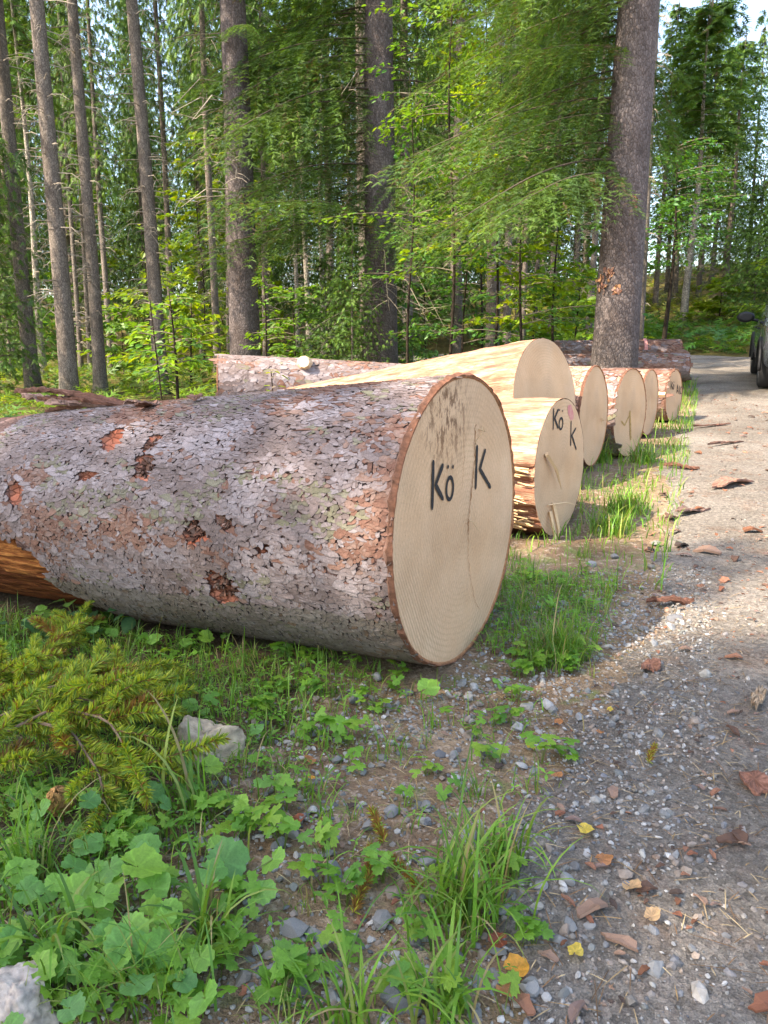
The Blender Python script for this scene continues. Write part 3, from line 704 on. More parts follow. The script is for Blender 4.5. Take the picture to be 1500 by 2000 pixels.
# long grey logs behind, left
c = at(425, 738, 9.3); L10 = lying('long grey barked log lying across behind the peeled log', (c[0], c[1], .70), (1, .17), .40, 3.1, 31, tilt=R_(1.2), taper=.03, thr=(50, 240))
c = at(700, 712, 10.6); L11 = lying('dark barked log lying behind the long grey log', (c[0] - .9, c[1], .74), (1, .12), .24, 2.6, 32, taper=.01, thr=(50, 240))
gg = Geo(); st = L10.pt(np.array([R_(118)]), np.array([1.05]), np.array([-.02]))[0]
tube(gg, [st, st + [-.02, -.10, .02], st + [-.03, -.16, .03]], [.10, .085, .07], 9, (.70, .50, .33)); obj('branch_stub', gg, MAT['splinter'], L10.root)['label'] = 'pale sawn branch stub'
# logs beyond the big roadside spruce
c = at(1340, 717, 12.6); L8 = lying('dark brown barked log running behind the big roadside spruce', (c[0], c[1], c[2]), (-1, .10), .235, 3.6, 33, bark='bark_red', red=.1)
c = at(1327, 678, 14.2); L9 = lying('far peeled log with pink stripe beyond the dark brown log', (c[0], c[1], c[2] - .1), (-1, .12), .25, 2.8, 34, bark='bark_red', red=.25)
gg = Geo(); tt = R_(np.linspace(10, 110, 9)) if False else np.radians(np.linspace(10, 110, 9))
for q in range(8):
    a = L9.pt(tt[q:q + 2], np.array([.62, .62]), np.array([.022, .022])); b = L9.pt(tt[q:q + 2], np.array([.68, .68]), np.array([.022, .022]))
    gg.add(np.concatenate([a, b]), None, [[0, 1, 3, 2]])
obj('paint_stripe', gg, MAT['pink'], L9.root)
c = at(1125, 700, 11.6); L12 = lying('thin reddish log lying between the log ends and the big spruce', (c[0] + .5, c[1], .70), (-1, .2), .17, 3.4, 35, bark='bark_red', red=.2)
# loose bark slab on top of log 1
def slab(name, label, P, size, seed, cols=REDB, thick=.25, curl=.25, ragged=.2, parts=0):
    """a torn sheet of bark: ragged outline, uneven layered top"""
    r = np.random.default_rng(seed); n = 44; a = np.arange(n) / n * 2 * np.pi; q = np.stack([np.cos(a), np.sin(a)], -1)
    rr = 1 + ragged * 4.2 * (fbm(q * 2.2 + seed, seed, 4) - .5) + ragged * .5 * r.normal(0, 1, n) * .5
    L_ = []
    for f in (1.0, .985, .72, .4):
        x = f * rr * np.cos(a) * size[0] * .5; y = f * rr * np.sin(a) * size[1] * .5
        z = curl * (y / size[1]) ** 2 * size[1] + size[1] * .12 * np.sin(x / size[0] * 5 + seed) + size[2] * 1.5 * np.round(3 * vnoise(np.stack([x, y], -1) / (size[1] * .35), seed)) / 3
        L_.append(np.stack([x, y, z + (size[2] * .5 if f < .99 else -size[2] * .4)], -1))
    v = np.concatenate(L_ + [[L_[3].mean(0)], [L_[0].mean(0)]]); f3, f4 = [], []
    for k in range(n):
        p = (k + 1) % n; f4 += [[(m + 1) * n + k, m * n + k, m * n + p, (m + 1) * n + p] for m in range(3)]; f3 += [[4 * n, 3 * n + k, 3 * n + p], [4 * n + 1, p, k]]
    c = cols[r.integers(0, len(cols))] * r.uniform(.55, .95)
    return Geo().add(v, f3, f4, np.tile(c, (len(v), 1)) * r.uniform(.55, 1.25, len(v))[:, None])
sl = empty('bark_slab', tuple(L1.Mw @ L1.pt(np.array([R_(84)]), np.array([1.78]), np.array([.008]))[0] + L1.org), (0.05, R_(-4), A1 + math.pi / 2 + .15))
tag(sl, 'torn dark red bark slab lying on top of the huge log', 'bark')
for k in range(7):
    r = np.random.default_rng(80 + k)
    obj('bark_strip', slab('s', '', None, (r.uniform(.2, .42), r.uniform(.03, .07), .012), 90 + k, curl=.5, ragged=.16), MAT['chip'], sl, loc=(r.normal(.05, .12), r.normal(0, .025), .008 * k), rot=(r.normal(0, .25), r.normal(0, .06), r.normal(0, .16)))
for k, (xx, dd, ss_) in enumerate([(1.32, 74, .05), (1.22, 70, .06), (1.0, 74, .04)]):
    p = L1.Mw @ L1.pt(np.array([R_(dd)]), np.array([xx]), np.array([.012]))[0] + L1.org
    o = obj('bark_chip', slab('s', '', None, (ss_ * 1.6, ss_, .008), 110 + k), MAT['chip'], loc=tuple(p), rot=(-.3, 0, k * 1.3))
    tag(o, 'small curled red bark chip lying on top of the huge log', 'bark chip', 'bark chips on the huge log')

# lettering, cracks and smears belong to the sawn face; scales, scars and stubs to the bark or wood of the trunk
for lg in [o for o in list(COL.objects) if o.name.split('.')[0] == 'log']:
    kids = list(lg.children); face_ = next(o for o in kids if o.name.startswith('cut_face')); body_ = next(o for o in kids if o.name.split('.')[0] in ('bark', 'trunk_wood'))
    for o in kids:
        n_ = o.name.split('.')[0]
        if n_ in ('letter', 'crack', 'split', 'paint_smear'): o.parent = face_
        elif n_ in ('bark_scale', 'bark_scales', 'knot_scar', 'decayed_wood', 'branch_stub', 'paint_stripe', 'bark_rim'): o.parent = body_
# ------------------------------------------------------------------ trees
def feather(n=6, wid=.30):
    """a needle-covered twig tip, unit length along x"""
    v = [(0, .022, 0), (0, -.022, 0), (1, 0, 0)]; f = [[0, 1, 2]]
    for k in range(n):
        x = .04 + .8 * k / n
        for s in (1, -1):
            b = len(v); L_ = wid * (1 - .45 * k / n)
            v += [(x, 0, 0), (x + .06, 0, .0), (x + .16, s * L_, -.05)]; f.append([b, b + 1, b + 2] if s > 0 else [b, b + 2, b + 1])
    return np.array(v), np.array(f), None
FEA = feather(8, .19)
def spray(pairs):
    """a hanging twig of needles: one long spike and slim side spikes"""
    v = [(0, .05, 0), (0, -.05, 0), (1.15, 0, -.06)]; f = [[0, 1, 2]]
    for x, L_, ang in pairs:
        for s in (1, -1):
            b = len(v); dx, dy = math.cos(ang) * L_, math.sin(ang) * L_ * s
            v += [(x, 0, 0), (x + .14, .0, 0), (x + dx, dy, -.10 * L_)]; f.append([b, b + 1, b + 2])
    return np.array(v), np.array(f), None
SPR = spray([(.05, .46, .75), (.28, .44, .7), (.52, .36, .65)])
KITE = SPR
G1 = np.array([(.068, .135, .030), (.088, .160, .034), (.052, .108, .030), (.11, .185, .036)])

def bough(base, az, L, rise=.05, droop=.35, hang=.6, step=.10, tw=.11, tst=.07, seed=0, width=.42, tipup=.15, mode='fea', dens=1.0, brown=.03, wood=True, g=None, gain=1.0, fan=0.0):
    r = np.random.default_rng(seed); g = g or Geo()
    n = max(6, int(L / step)); t_ = np.linspace(0, 1, n); out = np.array([math.cos(az), math.sin(az), 0]); sd_ = np.array([-out[1], out[0], 0]); up = np.array([0, 0, 1.0])
    bendy = r.normal(0, .12)
    P = base + out * (L * t_)[:, None] + sd_ * (bendy * L * t_ ** 2)[:, None] + up * (L * (rise * t_ - droop * t_ ** 2 + tipup * np.clip(t_ - .6, 0, 1) ** 2 * 2))[:, None]
    if wood: tube(g, P, np.interp(t_, [0, 1], [.007 + .003 * L, .002]), 4, (.085, .065, .05), cap=False, mi=1)
    Ts, Ds, Ss, Cs = [], [], [], []
    for k in range(1, n):
        if t_[k] < .05: continue
        for s_ in (1, -1):
            if r.random() > dens: continue
            bl = (width * L * (1 - t_[k]) ** .75 * min(1, .35 + 2.2 * t_[k]) + .10) * r.uniform(.65, 1.15)
            m = max(2, int(bl / tst)); q = np.linspace(.05, 1, m); h = hang * r.uniform(.6, 1.35)
            d = norm(sd_ * s_ * (1 - .45 * h) + out * r.uniform(.35, .8) + up * (-.15 - .55 * h))
            pp = P[k] + d * (bl * q)[:, None] + up * (-(.30 + .5 * h) * bl * q ** 2)[:, None] + r.normal(0, .012, (m, 3))
            dd = d + up * (-(.5 + h) * q)[:, None] * (.9 - .45 * fan)
            gi, gs = r.integers(0, 4), r.uniform(.65, 1.3)
            for e in (-1, 0, 1):
                if e and m > 2 and r.random() < .12: continue
                sid = np.cross(d, up); de = dd * (1 - .25 * fan * abs(e)) + (sid * e * (.75 + .35 * fan))[None] + up * (-.25 * abs(e)) + r.normal(0, .16, (m, 3))
                Ts.append(pp); Ds.append(de); Ss.append(tw * r.uniform(.7, 1.3, m) * (1 if e == 0 else .9))
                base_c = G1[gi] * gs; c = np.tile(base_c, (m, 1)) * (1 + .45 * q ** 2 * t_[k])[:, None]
                if r.random() < brown: c = np.tile([.13, .085, .05], (m, 1)) * r.uniform(.7, 1.2)
                Cs.append(c)
    T = np.concatenate(Ts); D = np.concatenate(Ds); S = np.concatenate(Ss); C = np.concatenate(Cs) * gain
    Mm = frames(D, roll=r.normal(0, .6, len(D))) * S[:, None, None]
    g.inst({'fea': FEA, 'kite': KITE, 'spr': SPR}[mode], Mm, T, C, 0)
    return g

def trunk_geo(H, r0, seed=0, flare=.35, lean=(0, 0), n=14, seg=40, top=.12, wob=.03, moss=True):
    r = np.random.default_rng(seed); z = np.concatenate([np.linspace(-.25, 2, 14), np.linspace(2.2, H, seg)])
    t_ = z / H; rad = r0 * (1 - (1 - top) * np.clip(t_, 0, 1) ** .9) * (1 + flare * np.exp(-np.clip(z, 0, 9) / .28))
    cx = lean[0] * z + wob * np.sin(z * .55 + r.uniform(0, 6)) * np.clip(z / 4, 0, 1); cy = lean[1] * z + wob * np.cos(z * .5 + r.uniform(0, 6)) * np.clip(z / 4, 0, 1)
    a = np.arange(n) / n * 2 * np.pi; A, ZZ = np.meshgrid(a, z)
    RR = rad[:, None] * (1 + .05 * (vnoise(np.stack([np.cos(A) * 2, np.sin(A) * 2, ZZ * .6], -1), seed) - .5) + .14 * np.exp(-np.clip(ZZ, 0, 9) / .3) * np.cos(A * 5 + seed))
    v = np.stack([cx[:, None] + RR * np.cos(A), cy[:, None] + RR * np.sin(A), ZZ], -1)
    k = len(z); i, j = np.meshgrid(np.arange(k - 1), np.arange(n), indexing='ij'); j2 = (j + 1) % n
    f4 = np.stack([i * n + j, i * n + j2, (i + 1) * n + j2, (i + 1) * n + j], -1).reshape(-1, 4)
    col = np.ones((k, n, 3)); 
    if moss: col *= (1 - .35 * np.exp(-np.clip(ZZ, 0, 9) / .35))[..., None] * np.array([1, 1, 1]) ; mm = np.exp(-np.clip(ZZ, 0, 9) / .3)[..., None]; col = col * (1 - mm * .6) + mm * .6 * np.array([.55, .75, .5])
    return Geo().add(v.reshape(-1, 3), None, f4, col.reshape(-1, 3)), (z, cx, cy, rad)

def dead_twigs(H0, H1, rad, n, ln, seed, droop=.25, sub=3, col=(.25, .21, .17)):
    r = np.random.default_rng(seed); g = Geo()
    for k in range(n):
        z = r.uniform(H0, H1); az = r.uniform(0, 2 * np.pi); L_ = ln * r.uniform(.35, 1.2); o = np.array([math.cos(az), math.sin(az), 0])
        p = np.array([0, 0, z]); q = [p + o * rad * .6, p + o * (rad + L_ * .5) + [0, 0, -droop * L_ * .2], p + o * (rad + L_) + [0, 0, -droop * L_ * r.uniform(.4, 1.5)]]
        c = np.array(col) * r.uniform(.7, 1.5); tube(g, q, [.011, .008, .003], 3, c, cap=False)
        for s in range(sub):
            f = r.uniform(.3, .95); b = q[0] * (1 - f) + q[2] * f; d = o * .5 + np.array([-o[1], o[0], 0]) * r.choice([-1, 1]) * .7 + [0, 0, r.normal(-.2, .3)]
            tube(g, [b, b + d * L_ * .2, b + d * L_ * .38 + [0, 0, -.05]], [.005, .004, .002], 3, c, cap=False)
    return g

def spruce_crown(H, z0, Lmax, seed, dz=.42, nb=5, droop=.42, hang=.7, mode='spr', tw=.22, tst=.2, step=.22, shape=.8, dens=1.0, gain=1.0, rise=.12):
    r = np.random.default_rng(seed); g = Geo(); z = z0; k = 0
    while z < H - .3:
        f = (H - z) / (H - z0); L_ = Lmax * (f ** shape) * min(1.0, .55 + (z - z0) / 2.5) + .15
        for q in range(nb if L_ > .8 else 4):
            az = (q + r.uniform(-.35, .35)) / nb * 2 * np.pi + k * 1.1
            bough(np.array([0, 0, z + r.uniform(-.15, .15)]), az, L_ * r.uniform(.7, 1.15), rise + .25 * (1 - f), droop * (.5 + .6 * f) * r.uniform(.7, 1.3), hang, step, tw, tst, seed * 1000 + k * 10 + q, mode=mode, dens=dens, g=g, gain=gain, wood=L_ > .7)
        z += dz * (.6 + .5 * f); k += 1
    tube(g, [(0, 0, H - 1.2), (0, 0, H + .3)], [.03, .006], 4, (.12, .1, .07), mi=1)
    return g

NM = [MAT['needle'], MAT['twig']]
PROTO = {}
def proto(key, H, r0, z0, Lmax, seed, dead=None, mat='trunk_far', **kw):
    t_, _ = trunk_geo(H, r0, seed, n=10, seg=18)
    PROTO[key] = dict(trunk=t_.mesh('trunk', MAT[mat], True), crown=spruce_crown(H, z0, Lmax, seed, **kw).mesh('crown', NM) if Lmax else None,
                      dead=dead_twigs(dead[0], dead[1], r0 * .9, dead[2], dead[3], seed).mesh('dead_branches', MAT['twig']) if dead else None)
proto('tall1', 25, .20, 10.0, 2.3, 101, dz=.5, dead=(1.2, 10.5, 120, .6))
proto('tall2', 23, .17, 8.0, 2.1, 102, dz=.5, dead=(1.0, 8.5, 110, .55))
proto('tall3', 21, .13, 6.0, 1.9, 103, dz=.5, dead=(.8, 6.5, 90, .5))
proto('full1', 18, .17, 1.6, 2.9, 104, droop=.5, hang=.9, dz=.5)
proto('full2', 15, .14, 1.2, 2.5, 105, droop=.45, hang=.8)
proto('mid1', 20, .16, 4.0, 2.6, 106, dz=.5, dead=(.8, 4.5, 60, .8), droop=.5, hang=1.0)
proto('young', 5.5, .06, .35, 1.45, 107, dz=.30, droop=.22, hang=.4, tw=.16, tst=.13, step=.16, rise=.2)
proto('pole', 12, .07, 7.0, 1.0, 108, dead=(1.0, 8.0, 60, .5), mat='trunk_pale')
def tree(key, x, y, label, group=None, s=1.0, rz=None, name='spruce_tree', cat='tree', sxy=None, trunk_mat=None, seed=0):
    p = PROTO[key]; r = np.random.default_rng(int(abs(x * 977 + y * 131) * 10) % 99991 + seed)
    o = empty(name, (x, y, gz(x, y) - .03), (r.normal(0, .012), r.normal(0, .012), r.uniform(0, 6.28) if rz is None else rz))
    o.scale = ((sxy or s), (sxy or s), s)
    tag(o, label, cat, group); tk = obj('trunk', p['trunk'], parent=o)
    if p['crown']: obj('crown', p['crown'], parent=o)
    if p['dead']: obj('dead_branches', p['dead'], parent=tk, kind='stuff')
    return o

TREES = []   # occupied spots
def spot(px, y): return (px - 750) / FPX * (y * math.cos(PITCH) + .2), y
# trunks one can tell apart between the big trees
seen = [  # base px, distance, kind, width in px of the photograph, label
    (14, 21, 'tall2', 14, 'slim dark spruce at the edge of the dense dead twigs'),
    (70, 15.5, 'tall1', 26, 'dark spruce trunk with a paler slim trunk close beside it'),
    (91, 19, 'pole', 13, 'slim sunlit tan trunk beside the dark spruce trunk'),
    (142, 13.5, 'tall1', 31, 'stout grey barked spruce with short dead stubs'),
    (163, 25, 'tall3', 9, 'thin spruce pole behind the stout grey barked spruce'),
    (181, 28, 'tall3', 9, 'thin straight spruce pole next to the brown two toned trunk'),
    (201, 15, 'tall2', 22, 'tall brown spruce trunk with one sunlit pale edge'),
    (222, 24, 'tall3', 11, 'thin brown spruce trunk between the two toned and pale dead trunks'),
    (319, 15, 'tall1', 25, 'straight dark spruce trunk with many fine dead twigs'),
    (343, 26, 'tall2', 12, 'slim spruce behind the straight dark twiggy trunk'),
    (399, 30, 'tall3', 10, 'slim reddish spruce trunk among bright foliage'),
    (428, 22, 'tall2', 14, 'slim pale grey spruce beside the huge grey trunk'),
    (452, 27, 'tall3', 11, 'thin spruce pole almost touching the huge grey trunk'),
    (522, 27, 'tall2', 12, 'slim spruce just past the huge grey trunk'),
    (583, 25, 'pole', 9, 'thin pale pole with comb like dead branches'),
    (606, 24, 'pole', 11, 'pale straight pole with many side twigs'),
    (633, 22, 'pole', 11, 'bright cream pole beside the mossy broken trunk'),
    (648, 25, 'tall2', 15, 'dull grey trunk behind the bright cream pole'),
    (890, 21, 'tall1', 22, 'grey spruce with its lower trunk in sunlight'),
    (958, 20, 'tall1', 25, 'broad grey spruce trunk behind the maple saplings'),
    (987, 24, 'tall3', 15, 'smooth leaning tan trunk beside the broad grey trunk'),
    (1017, 30, 'tall3', 10, 'thin tan spruce trunk right of the leaning trunk'),
    (1072, 26, 'tall2', 14, 'grey spruce trunk with broken dead side branches'),
    (1112, 33, 'tall3', 10, 'thin far spruce trunk left of the roadside giant'),
    (1040, 34, 'tall3', 9, 'thin far spruce trunk under the maple leaves'),
    (1240, 16.5, 'tall2', 13, 'dark spruce standing close behind the roadside giant'),
    (1268, 36, 'tall3', 10, 'thin spruce on the sunny slope beside the dark trunk'),
    (1289, 40, 'tall3', 9, 'pair of thin pale trunks on the sunny slope'),
    (1305, 39, 'tall3', 9, 'thin pale spruce on the sunny slope'),
    (1324, 29, 'pole', 17, 'pale grey snag trunk standing by the road bend'),
    (1350, 38, 'tall2', 10, 'pale spruce trunk above the fern bank'),
    (1372, 42, 'tall2', 9, 'thin dark spruce above the fern bank'),
    (1400, 33, 'mid1', 13, 'spruce with grey dead branches hanging to the fern bank'),
]
for px, y, key, wpx, lab in seen:
    x, y = spot(px, y); base_r = {'tall1': .20, 'tall2': .17, 'tall3': .13, 'pole': .07, 'mid1': .16}[key]
    sx_ = np.clip(wpx / FPX * y * .5 / base_r / .9, .4, 2.2); TREES.append((x, y))
    tree(key, x, y, lab, 'trunks in the forest', s=np.random.default_rng(px).uniform(.9, 1.12) * (.55 if px > 1260 and key != 'pole' else 1) * (1.6 if px == 1240 else 1), sxy=float(sx_))

# random deeper forest
rr = np.random.default_rng(2024); tries = 0; far = []
while len(far) < 118 and tries < 9000:
    tries += 1
    y = 19 + 58 * rr.random() ** 1.1; px = rr.uniform(-260, 1760); x, y = spot(px, y)
    d = float(road_dist(np.array([x]), np.array([y]))[0][0])
    if abs(d) < 3.2: continue
    if (330 < px < 405 or 90 < px < 135 or 225 < px < 262) and rr.random() < .85: continue          # gap where the sky shows
    if 1255 < px < 1520 and y < 31: continue
    if 1165 < px < 1540: continue
    if px < 480 and y < 24: continue
    lim = 1.7 if y < 32 else 2.0
    if any((x - a) ** 2 + (y - b) ** 2 < lim ** 2 for a, b in TREES): continue
    TREES.append((x, y)); far.append((px, x, y))
for k, (px, x, y) in enumerate(far):
    left = px < 470
    key = rr.choice(['tall1', 'tall2', 'tall3', 'full1', 'full2', 'mid1'], p=[.08, .08, .06, .34, .28, .16] if y > 31 else [.30, .34, .34, 0, 0, .02])
    if y < 30 and key.startswith('full'): lab = 'low branched green spruce among the trunks'
    lab = {'t': 'tall bare stemmed spruce deep in the forest', 'f': 'full green spruce branched to the ground deep in the forest', 'm': 'half bare spruce with drooping boughs deep in the forest'}[key[0]]
    tree(key, x, y, lab, {'t': 'bare stemmed far spruces', 'f': 'full green far spruces', 'm': 'half bare far spruces'}[key[0]], s=rr.uniform(.8, 1.2))
# trees above the road bend, right
for px, y, key, s, lab in [(1352, 47, 'full1', .94, 'pointed sunlit spruce whose tip shows against the sky'), (1440, 43, 'full1', .70, 'broad spruce with sagging dark top against the sky'), (1395, 55, 'full2', .78, 'spruce filling the gap between the two sky line spruces'), (1530, 37, 'full1', .52, 'tall drooping spruce above the parked car'), (1300, 44, 'full2', .72, 'spruce behind the roadside giant on the slope'), (1600, 33, 'full1', .5, 'dense spruce on the bank over the car'), (1455, 27, 'young', .9, 'bushy young spruce on the bank left of the car mirror'), (1495, 25, 'young', .9, 'dark young spruce right above the car mirror'), (1520, 27, 'young', 1.4, 'young spruce half hidden behind the car roof')]:
    x, y = spot(px, y); tree(key, x, y, lab, s=s)
# young spruces in the understorey
for px, y, s, lab in [(690, 14.2, .55, 'young spruce with feathery boughs at the foot of the thick dark trunk'), (640, 15.2, .5, 'young spruce left of the thick dark trunk'), (770, 16.0, .5, 'young spruce right behind the thick dark trunk'), (30, 19, .7, 'dim young spruce under the dead twigs'), (-10, 15, 1.0, 'young spruce reaching in beside the slim dark spruce')]:
    x, y = spot(px, y); tree('young', x, y, lab, s=s)

BOUGHS = {}
def bough_set(key, n, **kw):
    BOUGHS[key] = [bough(np.zeros(3), 0.0, 3.0, seed=5000 + hash_(key) + k, **kw).mesh('bough', NM) for k in range(n)]
def hash_(s): return sum(ord(c) * (k + 3) for k, c in enumerate(s)) % 1000
bough_set('near', 6, rise=.08, droop=.40, hang=.42, step=.095, tw=.10, tst=.043, width=.36, brown=.08, dens=.95, fan=1.6, gain=.92)
bough_set('high', 4, rise=.1, droop=.45, hang=.9, step=.22, tw=.24, tst=.2, mode='spr')
def add_boughs(root, z0, z1, n, L, seed, az_rng, kind='near'):
    r = np.random.default_rng(seed)
    for k in range(n):
        z = z0 + (z1 - z0) * (k + r.uniform(0, .6)) / n; az = az_rng[0] + (az_rng[1] - az_rng[0]) * r.random(); s = L * r.uniform(.7, 1.15) / 3
        obj('bough', BOUGHS[kind][r.integers(0, len(BOUGHS[kind]))], parent=root, loc=(root['tx'] * z, root['ty'] * z, z), rot=(r.normal(0, .12), r.normal(0, .10), az), scale=(s, s * r.choice([-1, 1]), s * r.uniform(.85, 1.2)))

TK = {}
def big_tree(label, px, y, r0, H, lean, seed, mat='trunk', flare=.25, n=40):
    x, y = spot(px, y); o = empty('spruce_tree', (x, y, gz(x, y) - .05)); tag(o, label, 'tree'); o['tx'] = lean[0]; o['ty'] = lean[1]
    g, info = trunk_geo(H, r0, seed, flare, lean, n=n, seg=60, wob=.02); TK[label] = obj('trunk', g, MAT[mat], o, smooth=True); TREES.append((x, y)); return o
TR = big_tree('huge roadside spruce with scarred trunk and mossy foot behind the log ends', 1190, 11.0, .335, 24, (.012, 0), 301, flare=.22)
TL = big_tree('huge smooth grey spruce trunk standing behind the long grey log', 485, 14.6, .305, 25, (-.006, 0), 302, flare=.15)
TC = big_tree('thick dark brown spruce trunk half hidden by drooping boughs', 743, 15.2, .355, 24, (0, 0), 303, flare=.2)
for (px, py, wd, hg) in [(1195, 530, .10, .09), (1173, 553, .16, .19), (1206, 567, .08, .07), (1239, 390, .06, .08)]:
    p = at(px, py, TR.location.y - .32); z = p[2] - TR.location.z; r = np.random.default_rng(px)
    dx = p[0] - (TR.location.x + .012 * z); rad = .335 * (1 - .88 * (z / 24) ** .9); dx = np.clip(dx, -rad * .93, rad * .93); dy = -math.sqrt(rad ** 2 - dx ** 2)
    g = Geo(); N = 26; pp = np.stack([r.normal(0, wd * .34, N), r.normal(-.012, .006, N), r.normal(0, hg * .34, N)], -1); ss_ = r.uniform(.04, .09, N)
    Mm = frames(np.stack([r.normal(0, .3, N), np.full(N, -.2), r.normal(0, 1, N)], -1), np.tile([0, -1.0, 0], (N, 1))) * np.stack([ss_, ss_ * .6, ss_ * .5], -1)[:, None, :]
    g.inst(FLAKES[0], Mm, pp, np.where(r.random(N)[:, None] < .3, np.array([[.48, .25, .13]]), REDB[r.integers(0, 4, N)]) * r.uniform(.5, 1.1, N)[:, None], tint=FL_TINT)
    obj('bark_wound', g, MAT['chip'], TK[TR['label']], loc=(.012 * z + dx, dy, z), rot=(0, 0, math.atan2(dx, -dy)))['label'] = 'fresh reddish wound in the bark'
# roadside giant: boughs hang left and toward the viewer, fewer to the right
add_boughs(TR, 2.9, 7.8, 25, 3.2, 11, (R_(135), R_(225)))
add_boughs(TR, 3.0, 8.0, 16, 2.8, 12, (R_(60), R_(150)))
add_boughs(TR, 3.6, 5.2, 4, 1.3, 13, (R_(10), R_(70)))
add_boughs(TR, 6.4, 8.0, 4, 1.9, 15, (R_(-50), R_(60)))
add_boughs(TR, 8.0, 20, 26, 2.4, 14, (0, 6.28), kind='high')
# thick dark trunk: a curtain on its left
add_boughs(TC, 3.0, 8.0, 28, 3.5, 21, (R_(150), R_(232)))
add_boughs(TC, 2.6, 8.0, 13, 2.6, 22, (R_(-70), R_(60)))
add_boughs(TC, 3.4, 8.0, 7, 2.0, 24, (R_(70), R_(160)))
add_boughs(TC, 8.0, 20, 26, 2.4, 23, (0, 6.28), kind='high')
add_boughs(TL, 6.0, 8.5, 5, 1.6, 31, (R_(-90), R_(120)))
add_boughs(TL, 8.5, 21, 24, 2.4, 33, (0, 6.28), kind='high')
obj('dead_branches', dead_twigs(3.5, 8, .2, 26, 1.2, 35, .4, 4, (.26, .22, .18)), MAT['twig'], TK[TL['label']], kind='stuff')
obj('dead_branches', dead_twigs(1.5, 6, .28, 40, 1.5, 36, .6, 5, (.2, .17, .13)), MAT['twig'], TK[TC['label']], kind='stuff')
# trees left of the view whose boughs reach in, and unseen ones added to shade the foreground
for x, y, key, s, lab in [(-8.6, 13.2, 'mid1', 1.0, 'dark spruce at the left whose low boughs reach across the dead twigs'), (-9.0, -.6, 'full2', .76, 'smaller spruce left of the huge log'), (-8.6, -1.7, 'full2', .80, 'spruce shading the huge log'), (-9.4, -2.8, 'full2', .82, 'spruce shading the verge'), (-9.0, -4.0, 'full1', .9, 'dense spruce across the verge from the huge log'), (-9.8, -5.4, 'full1', .9, 'broad spruce beyond the verge'), (-11.8, -2.2, 'full2', .85, 'spruce standing behind the verge spruces'), (-11.5, -4.6, 'full1', .92, 'tall full spruce behind the verge spruces')]:
    tree(key, x, y, lab, s=s)

# ------------------------------------------------------------------ broadleaved saplings
def leaf_tmpl(kind):
    if kind == 'oval':
        v = [(0, 0, 0), (.3, .24, .06), (.7, .22, .04), (1, 0, -.06), (.7, -.22, .04), (.3, -.24, .06), (.5, 0, -.02)]
        return np.array(v), np.array([[6, 0, 1], [6, 1, 2], [6, 2, 3], [6, 3, 4], [6, 4, 5], [6, 5, 0]]), None
    v = [(0, 0, 0), (.12, .34, .03), (.38, .28, .03), (.55, .55, -.03), (.66, .20, .03), (1.05, 0, -.06), (.66, -.20, .03), (.55, -.55, -.03), (.38, -.28, .03), (.12, -.34, .03), (.42, 0, 0)]
    return np.array(v), np.array([[10, k, (k + 1) % 10] for k in range(10)]), None
OVAL, MAPLE = leaf_tmpl('oval'), leaf_tmpl('maple')
def sapling(H, seed, nb=14, L=1.6, leaf=.10, tm=OVAL, col=(.085, .17, .03), z0=.25, nl=26, flat=.85, gain=1.0, lean=0.0, r0=.03):
    r = np.random.default_rng(seed); gw, gl = Geo(), Geo()
    z = np.linspace(-.1, H, 14); tr = np.stack([lean * z + .05 * np.sin(z * 1.3 + seed), .05 * np.cos(z * 1.1 + seed), z], -1)
    tube(gw, tr, np.linspace(r0, .006, 14), 6, (.17, .15, .12))
    gb = Geo(); T, D, N_, S = [], [], [], []
    for k in range(nb):
        f = z0 + (1 - z0) * (k + r.random()) / nb; p = np.array([np.interp(f * H, z, tr[:, c]) for c in range(3)]); az = r.uniform(0, 6.28)
        l_ = L * (1.15 - .75 * f) * r.uniform(.7, 1.2); o = np.array([math.cos(az), math.sin(az), 0]); sd_ = np.array([-o[1], o[0], 0])
        q = np.linspace(0, 1, 6)[:, None]; B = p + o * l_ * q + np.array([0, 0, 1]) * (l_ * (.28 * q - .25 * q ** 2)) + sd_ * r.normal(0, .1) * l_ * q ** 2
        tube(gb, B, np.linspace(.010, .002, 6), 3, (.16, .13, .10), cap=False)
        n = int(nl * l_); f2 = r.uniform(.12, 1, n); off = r.uniform(-1, 1, n) * .34 * l_ * (1.05 - f2) + r.normal(0, .03, n)
        c = np.stack([np.interp(f2, q[:, 0], B[:, a]) for a in range(3)], -1) + sd_ * off[:, None] + np.stack([r.normal(0, .02, n), r.normal(0, .02, n), r.normal(-.02, .035, n) - .1 * np.abs(off)], -1)
        T.append(c); D.append(o * .7 + sd_ * np.sign(off)[:, None] * r.uniform(.2, 1, n)[:, None] + np.stack([r.normal(0, .3, n), r.normal(0, .3, n), r.normal(-.25, .25, n)], -1)); S.append(leaf * r.uniform(.6, 1.25, n))
    T, D, S = np.concatenate(T), np.concatenate(D), np.concatenate(S); n = len(T)
    cc = np.array(col) * r.uniform(.7, 1.35, n)[:, None] * np.stack([r.uniform(.85, 1.3, n), np.ones(n), r.uniform(.7, 1.2, n)], -1) * gain
    gl.inst(tm, frames(D, roll=r.normal(0, .35, n)) * S[:, None, None], T, cc)
    return gw, gb, gl
def put_sapling(label, px, y, H, seed, name='maple_sapling', cat='sapling', group=None, **kw):
    x, y = spot(px, y); o = empty(name, (x, y, gz(x, y) - .02)); tag(o, label, cat, group)
    gw, gb, gl = sapling(H, seed, **kw); tk = obj('trunk', gw, MAT['trunk_far'], o, smooth=True); obj('branches', gb, MAT['twig'], tk, kind='stuff'); obj('crown', gl, MAT['leaf'], o); return o
YG = (.16, .26, .025); BG = (.055, .15, .035); MG = (.09, .19, .03)
